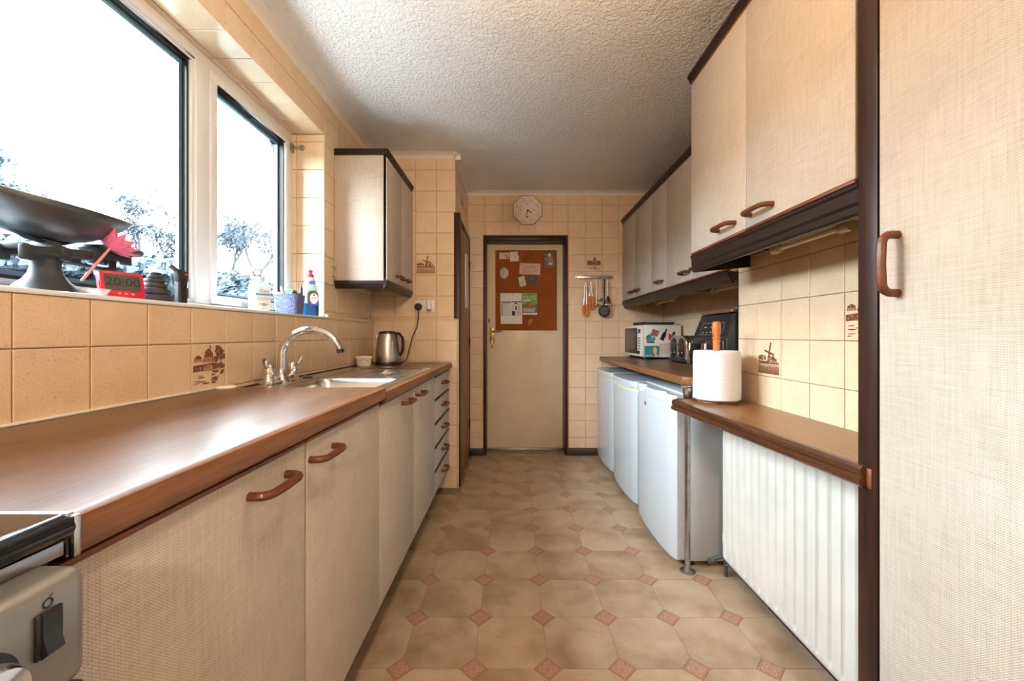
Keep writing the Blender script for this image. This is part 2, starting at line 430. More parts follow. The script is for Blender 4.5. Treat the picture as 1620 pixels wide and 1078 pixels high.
wall_back = struct(wb, 'wall_back', M_grout, 'cream tiled end wall around the painted door', 'wall')
wr = B()
wr.box(XR + TH, 1.60, -2.6, 1.899, 0, 2.43); wr.box(XRF + TH, 1.60, 1.899, 4.0, 0, 2.43)
wall_right = struct(wr, 'wall_right', M_grout, 'cream tiled wall behind the radiator and worktop on the right', 'wall')
wall_front = struct(B().box(-1.3, 1.6, -2.7, -2.6, 0, 2.43), 'wall_front', M_plaster, 'plain cream plaster wall behind the camera', 'wall')

TC = {}
def tiles(parent, axis, plane, sgn, us, vs_, rects, mat=None, gap=.0024):
    out = []
    for (u0, u1, v0, v1) in rects:
        for a0, a1 in zip(us[:-1], us[1:]):
            for c0, c1 in zip(vs_[:-1], vs_[1:]):
                p0, p1, q0, q1 = max(a0, u0), min(a1, u1), max(c0, v0), min(c1, v1)
                if p1 - p0 < .008 or q1 - q0 < .008: continue
                w, h = round(p1 - p0 - gap, 4), round(q1 - q0 - gap, 4); key = (axis, sgn, w, h)
                if key not in TC:
                    bm = bmesh.new(); c = .0022; a, b = w / 2, h / 2
                    def P(u, v, d):
                        d = d * sgn
                        return {'x': (d, u, v), 'y': (u, d, v), 'z': (u, v, d)}[axis]
                    rings = []
                    for (k, d) in ((0, -TH), (0, -.0014), (c, 0)):
                        rings.append([bm.verts.new(P(u, v, d)) for u, v in ((-a+k, -b+k), (a-k, -b+k), (a-k, b-k), (-a+k, b-k))])
                    for r0, r1 in zip(rings[:-1], rings[1:]):
                        for i in range(4): bm.faces.new((r0[i], r0[(i+1) % 4], r1[(i+1) % 4], r1[i]))
                    bm.faces.new(rings[-1]); bmesh.ops.recalc_face_normals(bm, faces=bm.faces[:])
                    if sum(f.normal.dot(Vector(P(0, 0, 1))) for f in bm.faces) < 0: bmesh.ops.reverse_faces(bm, faces=bm.faces[:])
                    me = bpy.data.meshes.new('tile'); bm.to_mesh(me); bm.free(); me.materials.append(mat or M_tile); TC[key] = me
                o = bpy.data.objects.new('tile', TC[key]); COL.objects.link(o); o.parent = parent
                cu, cv = (p0 + p1) / 2, (q0 + q1) / 2
                j = R.uniform(-.0004, .0003)
                pl = plane + sgn * j
                o.location = {'x': (pl, cu, cv), 'y': (cu, pl, cv), 'z': (cu, cv, pl)}[axis]
                ORI[o.name] = Vector(o.location); out.append(o)
    return out
def ser(a, lo, hi):
    k0 = math.floor((lo - a) / T); return [a + T * k for k in range(k0, math.ceil((hi - a) / T) + 1)]

zl = ser(.928, .85, 1.3)
TLL = tiles(wall_left, 'x', XL, 1, ser(1.285, 0, 2.95), zl, [(-.02, YP + .004, .86, SILL - .012)])
zu = ser(2.310, 1.1, 2.45)
TLU = tiles(wall_left, 'x', XLU, 1, ser(2.08, 0, 2.98), zu, [(-.02, .72, SILL + .0, 2.40), (.72, 2.229, 2.208, 2.40), (2.229, YPU, SILL + .01, 2.40)])
TRV = tiles(wall_left, 'y', 2.229, -1, [-1.30, -1.187, -1.034], ser(2.167, 1.1, 2.3), [(-1.262, XLU, SILL, 2.208)])
TSF = tiles(wall_left, 'z', 2.208, -1, [-1.30, -1.187, -1.034], ser(2.08, .3, 2.3), [(-1.262, XLU, .72, 2.229)])
TPU = tiles(wall_pier, 'y', YPU, -1, ser(-.56, -1.04, -.4), zu, [(XLU, XPU, SILL + .01, 2.40)])
TPL = tiles(wall_pier, 'y', YP, -1, ser(-.56, -1.02, -.39), ser(1.069, 0, 1.25), [(XL, XP, .0, SILL + .004)])
TPS = tiles(wall_pier, 'x', XPU, 1, ser(YPU, 2.9, 3.8), zu, [(YPU, YB, 1.99, 2.40)])
tiles(wall_pier, 'x', XP, 1, [YP, 2.962], ser(1.069, 0, 1.25), [(YP, 2.962, 0, SILL + .004)])
tiles(wall_pier, 'x', XPU, 1, [YPU, 2.985], zu, [(YPU, 2.985, SILL + .01, 1.99)])
xb = ser(.5096, -.45, 1.4); zb = ser(2.307, 0, 2.45)
TB = tiles(wall_back, 'y', YB, -1, xb, zb, [(XPU, DX0, .066, 2.40), (DX1, XRF, .066, 2.40), (DX0, DX1, DZ, 2.40)])
zr = ser(1.2436, .7, 1.6)
TR = tiles(wall_right, 'x', XR, -1, ser(1.288, .9, 1.95), zr, [(.90, 1.897, .60, 1.50)])
TRF = tiles(wall_right, 'x', XRF, -1, ser(2.1, 1.9, 3.76), zb, [(1.905, YB, .80, 1.47)])

# ledge where the thicker lower tiling ends
lb = B(); lb.prism([(XLU, SILL - .012), (XL + .001, SILL - .012), (XL + .001, SILL + .006), (XL - .006, SILL + .014), (XLU, SILL + .017)], 'y', 2.232, YP)
lb.prism([(-y, z) for y, z in ()] or [(YP - .001, SILL + .004), (YPU, SILL + .004), (YPU, SILL + .020), (YP + .005, SILL + .016), (YP - .001, SILL + .010)], 'x', XL, XP)
tag(lb.build('trim_1', M_tile, None), 'tiled ledge running round the corner behind the kettle', 'trim', kind='structure')

# printed pictures on a few tiles
def rq(cx, cy, l, w, a, off=0):
    ca, sa = math.cos(a), math.sin(a)
    return [(cx + ca*x - sa*y, cy + sa*x + ca*y) for x, y in ((off, -w/2), (l, -w/2), (l, w/2), (off, w/2))]
def blob(cx, cy, r, n=11, k=.3, ry=None):
    return [(cx + r*(1+R.uniform(-k, k))*math.cos(2*PI*i/n), cy + (ry or r)*(1+R.uniform(-k, k))*math.sin(2*PI*i/n)) for i in range(n)]
def windmill():
    d = [[(.44,.40),(.62,.40),(.57,.64),(.49,.64)], [(.48,.64),(.58,.64),(.53,.71)]]
    for a in (1.32, 1.32+PI/2, 1.32+PI, 1.32+3*PI/2): d.append(rq(.53, .66, .30 if a < 2 else .22, .055, a, .03))
    for x, y, r in ((.10,.50,.07),(.22,.52,.08),(.34,.50,.06),(.70,.50,.08),(.82,.46,.05)): d.append(blob(x, y, r))
    d += [[(.04,.34),(.94,.34),(.94,.40),(.66,.43),(.30,.41),(.04,.42)]]
    for i in range(26):
        x = .03 + i*.036; d.append([(x, .05+R.uniform(0,.03)), (x+.026, .06), (x+.022, .26+R.uniform(0,.05)), (x+.004, .27+R.uniform(0,.04))])
    t = [[(.02,.30),(.96,.30),(.96,.325),(.02,.325)]]
    return d, t, (.04, .92, .36, .58)
def cottage():
    d = [[(.30,.60),(.62,.60),(.60,.80),(.46,.92),(.36,.84)], [(.05,.62),(.28,.62),(.26,.72),(.16,.77),(.06,.72)], [(.50,.86),(.54,.86),(.54,.98),(.50,.98)]]
    d += [blob(.80, .84, .14, 14), blob(.90, .72, .09), [(.84,.55),(.88,.55),(.87,.80),(.84,.80)], blob(.70, .66, .08)]
    d += [[(.02,.40),(.98,.44),(.98,.54),(.60,.58),(.02,.54)]]
    for i in range(16):
        x, y = R.uniform(.04,.6), R.uniform(.06,.30); d.append([(x,y),(x+R.uniform(.1,.22),y+.01),(x+.14,y+.025),(x+.02,y+.02)])
    for i in range(12):
        x, y = R.uniform(.55,.86), R.uniform(.10,.36); d.append([(x,y),(x+.11,y+.03),(x+.10,y+.06),(x,y+.05)])
    t = [[(.34,.60),(.58,.60),(.58,.72),(.34,.72)], [(.08,.62),(.25,.62),(.25,.68),(.08,.68)], [(.30,.40),(.62,.40),(.56,.54),(.40,.54)]]
    return d, t, (.04, .96, .42, .92)
def spires():
    d = [[(.06,.36),(.92,.36),(.92,.56),(.78,.60),(.08,.58)]]
    for x, h in ((.28,.72),(.36,.66),(.46,.80),(.54,.92),(.60,.84),(.66,.74),(.74,.66)): d.append([(x-.045,.5),(x+.045,.5),(x+.03,h-.08),(x,h),(x-.03,h-.08)])
    for x, y, r in ((.13,.62,.07),(.84,.58,.08),(.24,.58,.05)): d.append(blob(x, y, r))
    for i in range(14):
        x, y = R.uniform(.06,.75), R.uniform(.06,.26); d.append([(x,y),(x+.17,y+.015),(x+.15,y+.04),(x+.03,y+.03)])
    t = [[(.58,.40),(.68,.40),(.68,.54),(.58,.54)]]
    return d, t, (.06, .92, .36, .70)
def picture(tl, pos, axis, sgn, art, size=.146):
    t = min(tl, key=lambda o: (Vector(o.location) - Vector(pos)).length); c = Vector(t.location)
    u = {('x', 1): (0, 1, 0), ('x', -1): (0, -1, 0), ('y', -1): (1, 0, 0)}[(axis, sgn)]; v = (0, 0, 1)
    o = c - Vector(u)*size/2 - Vector(v)*size/2 + Vector(u).cross(Vector(v))*.0003
    d, tn, lt = art()
    decal('tile_picture', [[(a*size, b*size) for a, b in p] for p in d], o, u, v, M_print, t, .0003)
    decal('tile_picture_wash', [[(a*size, b*size) for a, b in p] for p in tn], o + Vector(u).cross(Vector(v))*.0004, u, v, M_print2, t, .0002)
    st = []
    for _ in range(46):
        x, y, a = R.uniform(lt[0], lt[1]), R.uniform(lt[2], lt[3]), R.choice((.2, .9, 1.5, -.5, 2.2)); st.append(rq(x, y, R.uniform(.02, .055), R.uniform(.006, .014), a))
    decal('tile_picture_highlight', [[(a*size, b*size) for a, b in p] for p in st], o + Vector(u).cross(Vector(v))*.0009, u, v, M_tile, t, .0002)
picture(TLL, (XL, 1.3615, 1.0045), 'x', 1, cottage)
picture(TPU, (-.6365, YPU, 1.62), 'y', -1, windmill)
picture(TB, (.740, YB, 1.77), 'y', -1, spires)
picture(TR, (XR, 1.67, 1.009), 'x', -1, windmill)
picture(TR, (XR, 1.21, 1.165), 'x', -1, cottage)
picture(TPS, (XPU, 3.35, 2.23), 'x', 1, windmill)

# vinyl floor pieces
S = .2465; GX, GY = .1144, 1.354; DH = .19 * S
def octa():
    bm = bmesh.new(); h = S/2 - .0009; c = DH - .0004
    pts = [(-h+c,-h),(h-c,-h),(h,-h+c),(h,h-c),(h-c,h),(-h+c,h),(-h,h-c),(-h,-h+c)]
    lo = [bm.verts.new((x, y, -.0012)) for x, y in pts]; hi = [bm.verts.new((x*.998, y*.998, 0)) for x, y in pts]
    bm.faces.new(hi)
    for i in range(8): bm.faces.new((lo[i], lo[(i+1) % 8], hi[(i+1) % 8], hi[i]))
    me = bpy.data.meshes.new('floor_octagon'); bm.to_mesh(me); bm.free(); me.materials.append(M_vinyl); return me
def diam():
    bm = bmesh.new(); h = DH - .0008; pts = [(h,0),(0,h),(-h,0),(0,-h)]
    lo = [bm.verts.new((x, y, -.0012)) for x, y in pts]; hi = [bm.verts.new((x*.99, y*.99, 0)) for x, y in pts]
    bm.faces.new(hi)
    for i in range(4): bm.faces.new((lo[i], lo[(i+1) % 4], hi[(i+1) % 4], hi[i]))
    me = bpy.data.meshes.new('floor_diamond'); bm.to_mesh(me); bm.free(); me.materials.append(M_diam); return me
mo, md_ = octa(), diam()
for i in range(-3, 5):
    for j in range(-9, 11):
        x, y = GX + i*S, GY + j*S
        for me, px, py, nm in ((mo, x + S/2, y + S/2, 'floor_octagon'), (md_, x, y, 'floor_diamond')):
            if py > 3.93 or (px < -.42 and py > 2.85) or px < -.72 or px > 1.30: continue
            if (py > 3.80 and not -.25 < px < .47): continue
            o = bpy.data.objects.new(nm, me); COL.objects.link(o); o.parent = floor; o.location = (px, py, 0)

# coving along ceiling
def cove(d=.046, h=.040):
    pts = [(0, -h), (.004, -h)]
    for k in range(7):
        a = PI/2 * k / 6; pts.append((d - (d-.004)*math.cos(a), -h + (h-.004)*math.sin(a)))
    return pts + [(d, 0), (0, 0)]
b = B(); b.prism([(XLU - .006 + p, CEIL + q) for p, q in cove()], 'y', -2.59, YPU)
tag(b.build('trim_2', M_coving, None), 'white coving along the ceiling above the window wall', 'coving', kind='structure')
b = B(); b.prism([(YPU + .006 - p, CEIL + q) for p, q in cove()], 'x', XLU, XPU + .040)
tag(b.build('trim_3', M_coving, None), 'short white coving over the tiled pier', 'coving', kind='structure')
b = B(); b.prism([(XPU - .006 + p, CEIL + q) for p, q in cove()], 'y', YPU - .040, YB)
tag(b.build('trim_4', M_coving, None), 'white coving above the varnished cupboard door', 'coving', kind='structure')
b = B(); b.prism([(YB + .006 - p, CEIL + q) for p, q in cove()], 'x', XPU, XRF)
tag(b.build('trim_5', M_coving, None), 'white coving across the end wall over the clock', 'coving', kind='structure')

# skirtings
tag(B().box(XPU, DX0 - .004, YB - .012, YB + TH, 0, .064, .002).build('baseboard_back', M_skirt, None), 'short black skirting left of the painted door', 'skirting', kind='structure')
tag(B().box(DX1 + .004, XRF, YB - .012, YB + TH, 0, .064, .002).build('baseboard_back', M_skirt, None), 'black speckled skirting right of the painted door', 'skirting', kind='structure')
tag(B().box(XR - .014, XR + TH, .94, 1.897, 0, .055, .002).build('baseboard_right', M_skirt, None), 'black skirting under the radiator', 'skirting', kind='structure')
b = B().box(DX0, DX0 + .022, YB - .004, 3.956, 0, DZ, .002); b.box(DX1 - .022, DX1, YB - .004, 3.956, 0, DZ, .002); b.box(DX0 + .022, DX1 - .022, YB + .02, 3.9555, DZ - .034, DZ, .002)
# bare edge of tiling round the door
b2 = B().box(DX0 - .006, DX0, YB - .006, YB + TH, 0, DZ + .006); b2.box(DX1, DX1 + .006, YB - .006, YB + TH, 0, DZ + .006); b2.box(DX0, DX1, YB - .006, YB + TH, DZ, DZ + .006)
door1 = thing('door_1', 'cream painted flush door with cork board in a dark frame', 'door', ((DX0+DX1)/2, 3.97, 0), kind='structure')
b.build('door_frame', M_darkz, door1); b2.build('edge_bead', M_brdoor, door1)
pd = B().box(DX0 + .010, DX1 - .010, 3.956, 4.0, .012, 1.988, .003).build('door_panel', M_cream, door1)
B().box(DX0 + .006, DX1 - .006, 3.93, 4.05, 0, .010, .002).build('threshold', M_steel, door1)
YD = 3.956
def dpx(px, py, y=YD): return (px - VPX) * y / F_PX, CAM_H - (py - VPY) * y / F_PX
# lock plate, lever, key
x0, z0 = dpx(775, 518); x1, z1 = dpx(782.5, 543)
lp = B().box(x0, x1, YD - .005, YD, z1, z0, .0015).build('lock_plate', M_brass, pd)
xc = (x0 + x1)/2; zc = z0 - .040
b = B().cyl((xc, YD - .005, zc), (xc, YD - .045, zc), .008, .007); b.tube([(xc, YD-.042, zc), (xc+.03, YD-.046, zc-.002), (xc+.06, YD-.045, zc-.006), (xc+.092, YD-.042, zc+.002)], [.007, .006, .005, .004])
b.build('lever_handle', M_brass, pd)
b = B().cyl((xc, YD - .004, z1 + .03), (xc, YD - .035, z1 + .03), .003); b.prism(ell(xc, z1 + .012, .011, .018, 14), 'y', YD - .036, YD - .033); b.box(xc - .006, xc + .006, YD - .04, YD - .03, z1 - .05, z1 - .005, .002)
b.build('key', M_brass, pd)
b = B()
for zz in (dpx(0, 418)[1], dpx(0, 665)[1]): b.box(DX1 - .016, DX1 - .008, YD - .008, YD + .004, zz - .045, zz + .045, .002)
b.build('hinge', M_brass, pd)
B().box(dpx(773, 0)[0], dpx(774.6, 0)[0], YD - .002, YD, dpx(0, 511)[1], dpx(0, 505)[1]).build('bolt', M_blackm, pd)

# varnished cupboard door in the pier
d2 = thing('door_2', 'orange-brown varnished cupboard door in the side of the tiled pier', 'door', (-.41, 3.35, 0), kind='structure')
b = B().box(XPU - .01, -.392, 2.962, 3.075, 0, 2.00, .003); b.box(XPU - .01, -.400, 3.075, 3.752, 1.955, 2.00, .003); b.box(XPU - .01, -.400, 3.715, 3.752, 0, 1.955, .003)
b.build('door_frame', M_darkz, d2)
p2 = B().box(XPU - .01, -.405, 3.080, 3.712, .012, 1.952, .003).build('door_panel', M_brdoor, d2)
for zz in (1.74, 1.05, .305):
    B().box(-.405, -.394, 3.690, 3.722, zz - .035, zz + .035, .002).build('hinge', M_blackm, p2)
n = settle(B().box(-.405, -.397, 3.40, 3.60, 1.34, 1.79, .001).build('wall_calendar', M_paper, None)); tag(n, 'long white paper sheet hanging on the varnished cupboard door', 'calendar')

# ------------------------------------------------------------------ window
XW = -1.21
win = thing('window_1', 'wide white plastic-framed window with fixed pane and casement', 'window', (XW - .03, 1.425, SILL), kind='structure')
W0, W1, WT = .72, 2.229, 2.208
b = B(); xo = -1.275
b.box(xo, XW, W0, W1, SILL, 1.232, .003); b.box(xo, XW, W0, W1, 2.165, WT, .003); b.box(xo, XW, W0, W0 + .05, 1.232, 2.165, .003); b.box(xo, XW, 2.186, W1, 1.232, 2.165, .003)
b.build('frame', M_white, win)
B().box(xo, XW + .004, 1.552, 1.618, 1.232, 2.165, .003).build('mullion', M_white, win)
def bars(y0, y1, z0, z1, w, x0, x1, bev=.003):
    b = B(); b.box(x0, x1, y0, y1, z0, z0 + w, bev); b.box(x0, x1, y0, y1, z1 - w, z1, bev); b.box(x0, x1, y0, y0 + w, z0 + w, z1 - w, bev); b.box(x0, x1, y1 - w, y1, z0 + w, z1 - w, bev); return b
sash = bars(1.618, 2.186, 1.234, 2.163, .036, xo + .01, XW + .010).build('casement_sash', M_white, win)
bars(1.652, 2.152, 1.268, 2.129, .008, xo + .02, XW - .002, 0).build('gasket', M_gasket, sash)
bars(1.660, 2.144, 1.276, 2.121, .010, xo + .02, XW - .028, 0).build('spacer_bar', M_spacer, sash)
B().box(-1.246, -1.242, 1.660, 2.144, 1.276, 2.121).build('pane', M_glass, sash)
bead = bars(.77, 1.552, 1.232, 2.165, .014, xo + .015, XW - .006).build('glazing_bead', M_white, win)
bars(.784, 1.538, 1.246, 2.151, .010, xo + .02, XW - .016, 0).build('gasket', M_gasket, bead)
bars(.794, 1.528, 1.256, 2.141, .014, xo + .02, XW - .034, 0).build('spacer_bar', M_spacer, bead)
B().box(-1.252, -1.248, .794, 1.528, 1.256, 2.141).build('pane', M_glass, bead)
b = B().box(XW + .008, XW + .026, 1.80, 1.90, 1.236, 1.262, .004); b.box(XW + .02, XW + .036, 1.80, 1.845, 1.240, 1.258, .004); b.build('catch', M_brush, sash)
b = B().box(-1.262, XL + .004, .70, 2.236, SILL - .012, SILL, .003); b.box(XW, XW + .018, W0, W1, SILL, SILL + .016, .004)
b.build('window_sill', M_white, win)
cb = thing('curtain_rail_bracket', 'small metal curtain rail bracket in the top corner of the window recess', 'bracket', (-1.18, 2.22, 2.13))
b = B().box(-1.205, -1.199, 2.205, 2.229, 2.105, 2.150, .001); b.box(-1.20, -1.165, 2.219, 2.225, 2.124, 2.136, .001); b.prism(ell(-1.155, 2.130, .015, .013, 14), 'y', 2.216, 2.226); b.build('plate', M_dullsteel, cb)
B().cyl((-1.155, 2.217, 2.130), (-1.155, 2.209, 2.130), .005).build('screw', M_steel, cb)

# exterior beyond the window
def outdoor():
    M_grass = plain('winter_grass', (.016, .025, .030), .9, var=.4, vs=3)
    M_bark = plain('pale_bark', (.008, .011, .015), .9, var=.3)
    M_leaf = plain('evergreen_leaf', (.008, .030, .034), .7, var=.5, vs=4)
    M_leaf2 = plain('grey_twig_haze', (.018, .030, .042), .8, var=.4, vs=4)
    def gz(x, y): return .10 + .40*min(max(0, -x - 2.5), 9) + .10*math.sin(x*.9 + y*.5)
    gb = B().grid(lambda a, c: Vector((-1.4 - 40*a*a - .01, -12 + 50*c, gz(-1.4 - 40*a*a, -12 + 50*c) if a > .24 else -.32)), 40, 40)
    tag(gb.build('ground', M_grass, None), 'sloping wintry garden bank outside the window', 'ground', kind='structure')
    tag(B().box(-3.6, -1.305, -3, 6, -.3, -.08, .01).build('bounce_slab', plain('pale_bounce', (.46, .47, .45), .85, var=.15, vs=4), None), 'unseen pale strip added below the window to bounce daylight up', 'reflector', kind='structure')  # unseen slab added to throw daylight up onto soffit and ceiling
    def leaves(b, c, rad, n, sz, rng, flat=1.0):
        for _ in range(n):
            d = Vector((rng.gauss(0, 1), rng.gauss(0, 1), rng.gauss(0, 1)*flat)).normalized() * rad * rng.random()**.4
            p = Vector(c) + Vector((d.x, d.y, d.z*flat)); s = sz*rng.uniform(.6, 1.4)
            q = Vector((rng.gauss(0,1), rng.gauss(0,1), rng.gauss(0,1))).normalized(); t = q.orthogonal().normalized()*s; w = q.cross(t).normalized()*s*.5
            vs_ = [b.bm.verts.new(p + t), b.bm.verts.new(p + w), b.bm.verts.new(p - t), b.bm.verts.new(p - w)]; b.bm.faces.new(vs_)
    def branch(b, p, d, l, r, depth, rng, tips):
        pts = [p]; q = p.copy(); dd = d.copy()
        for k in range(4):
            dd = (dd + Vector((rng.uniform(-.18,.18), rng.uniform(-.18,.18), rng.uniform(-.06,.12)))).normalized(); q = q + dd*l/4; pts.append(q.copy())
        b.tube(pts, [r, r*.9, r*.8, r*.7, r*.6], 5 if depth > 1 else 3, caps=False)
        if depth == 0: tips.append(q); return
        for k in range(rng.choice((3, 3, 4))):
            base = pts[rng.choice((2, 3, 4))]; side = Vector((rng.uniform(-1,1), rng.uniform(-1,1), rng.uniform(.1,1.0))).normalized()
            branch(b, base, (dd*.65 + side*.75).normalized(), l*rng.uniform(.55,.75), r*.55, depth - 1, rng, tips)
    def tree(label, px, py, y, h, r, depth, seed, foliage=0, sz=.05, mat=None, rad=.3, group='trees in the garden'):
        rng = random.Random(seed); x = (px - VPX)*y/F_PX; z = gz(x, y) - .1
        t = thing('garden_tree', label, 'tree', (x, y, z), group)
        b = B(); tips = []; branch(b, Vector((x, y, z)), Vector((rng.uniform(-.1,.1), rng.uniform(-.1,.1), 1)), h, r, depth, rng, tips)
        b.build('branches', M_bark, t, weld=False)
        if foliage:
            f = B()
            for tp in tips: leaves(f, tp, rad, foliage, sz, rng)
            f.build('foliage', mat, t, flat=True, weld=False)['kind'] = 'stuff'
    tree('leafy winter tree at the left edge of the window view', -70, 260, 5.0, .98, .05, 4, 3, 14, .050, M_leaf, .16)
    tree('thin bare tree behind the scale pan, nearest the left', 215, 0, 9.5, .75, .045, 4, 11, 5, .045, M_leaf2, .16)
    tree('bare tree rising above the hedge left of the mullion', 262, 0, 9.0, .85, .055, 4, 5, 5, .045, M_leaf2, .16)
    tree('slim bare sapling seen just left of the mullion', 292, 0, 10, .72, .040, 4, 8, 5, .045, M_leaf2, .16)
    tree('dense tree with grey-blue crown in the casement view', 362, 0, 10.5, 1.0, .06, 4, 21, 16, .055, M_leaf2, .20)
    tree('bare spreading tree at the right of the casement view', 408, 0, 9.5, 1.1, .055, 4, 13, 5, .045, M_leaf2, .16)
    tree('bare tree far left behind the scale base', 40, 0, 7.5, .6, .04, 4, 31, 6, .045, M_leaf2, .16)
    def bush(label, px, y, rx, ry, rz, n, sz, mat, seed):
        rng = random.Random(seed); x = (px - VPX)*y/F_PX; z = gz(x, y)
        b = B()
        for _ in range(n):
            d = Vector((rng.gauss(0,1), rng.gauss(0,1), abs(rng.gauss(0,1)))).normalized() * rng.random()**.25
            p = Vector((x + d.x*rx, y + d.y*ry, z + d.z*rz*(1+rng.uniform(-.1,.1)))); s = sz*rng.uniform(.6,1.5)
            q = (d + Vector((rng.gauss(0,.6), rng.gauss(0,.6), rng.gauss(0,.6)))).normalized(); t = q.orthogonal().normalized()*s; w = q.cross(t).normalized()*s*.6
            b.bm.faces.new([b.bm.verts.new(p+t), b.bm.verts.new(p+w), b.bm.verts.new(p-t), b.bm.verts.new(p-w)])
        o = settle(b.build('garden_bush', mat, None, flat=True, weld=False)); tag(o, label, 'bush', 'shrubs on the garden bank')
    bush('broad green hedge crest seen behind the iron weights', 225, 7.6, 1.9, 1.0, .75, 7000, .08, M_leaf, 1)
    bush('low grey brush behind the scale pillar', 90, 6.6, 2.0, .8, .40, 5000, .07, M_leaf2, 2)
    bush('grey twiggy shrub low in the casement view', 385, 7.6, 1.0, .7, 1.2, 7000, .06, M_leaf2, 4)
    bush('low shrub between mullion and soap bottle', 335, 8.2, .9, .7, .7, 4000, .07, M_leaf2, 6)
    bush('dim shrub at the left edge below the leafy tree', 10, 5.8, 1.3, .7, .45, 4000, .07, M_leaf2, 9)
outdoor()

# ceiling lamp above the frame, and an added fill lamp behind the camera
def lamp(y, drop, watts, label, col=LAMP_COL):
    zc = CEIL - drop
    t = thing('ceiling_lamp', label, 'lamp', (.03, y, zc - .085), 'ceiling lamps')
    B().lathe([(.0, CEIL), (.055, CEIL), (.055, CEIL - .02), (.02, CEIL - .035), (.012, CEIL - .05), (.0, CEIL - .05)], (.03, y, 0)).build('ceiling_rose', M_white, t)
    B().cyl((.03, y, CEIL - .049), (.03, y, zc + .084), .004, n=8).build('flex', M_white, t)
    rad = .085; area = 4*PI*rad*rad
    B().ball((.03, y, zc), rad, n=24, m=14).build('globe_shade', emit('lamp_glow_%d' % int(10+y), col, watts/(area*PI)), t)
lamp(.95, .34, LAMP_W, 'opal globe pendant lamp over the worktop aisle')
lamp(-1.5, .45, LAMP_W*5.2, 'unseen globe lamp added behind the camera as fill light', (1.0, .81, .62))

# ------------------------------------------------------------------ fitted furniture
def bow(p, along, out, l=.128, h=.034, r=.0085, n=8):
    """D-shaped pull handle: p centre on the face, along = long axis, out = outward normal"""
    p, a, o = Vector(p), Vector(along), Vector(out); pts = []
    e = l/2 - .006; k = .020
    pts.append(p - a*e - o*.001)
    pts.append(p - a*e + o*(h - k))
    for i in range(1, 5):
        t = PI/2*i/5; pts.append(p - a*(e - k*(1-math.cos(t))) + o*(h - k + k*math.sin(t)))
    pts.append(p - a*(e - k) + o*h); pts.append(p + o*(h + .0015)); pts.append(p + a*(e - k) + o*h)
    for i in range(4, 0, -1):
        t = PI/2*i/5; pts.append(p + a*(e - k*(1-math.cos(t))) + o*(h - k + k*math.sin(t)))
    pts.append(p + a*e + o*(h - k)); pts.append(p + a*e - o*.001)
    return B().tube(pts, r, n, ref=tuple(a.cross(o)))

XD = -.463                       # base door face (left)
ZB, ZT = .165, .876
def base_cabinet(label, y0, y1, doors, carc_z=.872, ZT=.876):
    t = thing('base_cabinet', label, 'cabinet', (-.73, (y0+y1)/2, 0), 'base cabinets under the left worktop')
    b = B().box(-1.0, -.484, y0 + .001, y0 + .017, ZB, carc_z); b.box(-1.0, -.484, y1 - .017, y1 - .001, ZB, carc_z); b.box(-1.0, -.484, y0 + .017, y1 - .017, ZB, ZB + .016); b.box(-1.0, -.994, y0 + .017, y1 - .017, ZB, carc_z)
    b.box(-.50, -.484, y0 + .017, y1 - .017, carc_z - .03, carc_z)
    b.build('carcass', M_tan, t)
    B().box(-.566, -.552, y0, y1, 0, ZB).build('plinth', M_dark, t)
    for (a, c, hy) in doors:
        d = B().box(XD, XD - .019, a + .0015, c - .0015, ZB, ZT - .008, .0025).build('door', M_weave, t)
        B().box(XD + .0015, XD - .020, a + .0015, c - .0015, ZT - .008, ZT, .003).build('top_lipping', M_trimred, d)
        B().box(XD - .002, XD - .019, a + .0015, c - .0015, ZB - .006, ZB, .001).build('bottom_lipping', M_trimred, d)
        bow((XD, hy, .826), (0, 1, 0), (1, 0, 0)).build('handle', M_handle, d)
    return t
base_cabinet('cream woven-front base cabinet next to the cooker with two doors', .412, 1.405, [(.412, .907, .772), (.910, 1.405, .985)])
base_cabinet('cream woven-front base cabinet with two doors under the sink', 1.405, 2.400, [(1.405, 1.897, 1.745), (1.900, 2.400, 1.985)], .74, .869)
t = thing('drawer_unit', 'narrow stack of five cream drawers beside the tiled pier', 'cabinet', (-.73, 2.66, 0), 'base cabinets under the left worktop')
y0, y1 = 2.402, 2.920
b = B().box(-1.0, -.486, y0, y0 + .016, ZB, .870); b.box(-1.0, -.486, y1 - .016, y1, ZB, .870); b.box(-1.0, -.486, y0 + .016, y1 - .016, ZB, ZB + .016); b.box(-1.0, -.486, y0 + .016, y1 - .016, .854, .870)
b.build('carcass', M_tan, t); B().box(-.566, -.552, y0, y1, 0, ZB).build('plinth', M_dark, t)
for k in range(5):
    z0 = ZB + k*.1408; z1 = z0 + .1408
    d = B().box(XD, XD - .019, y0 + .002, y1 - .002, z0 + .002, z1 - .014, .0025).build('drawer', M_weave, t)
    B().box(XD + .003, XD - .019, y0 + .002, y1 - .002, z1 - .014, z1 - .003, .003).build('top_lipping', M_dark, d)
    bow((XD, 2.665, z1 - .068), (0, 1, 0), (1, 0, 0), .115).build('handle', M_handle, d)

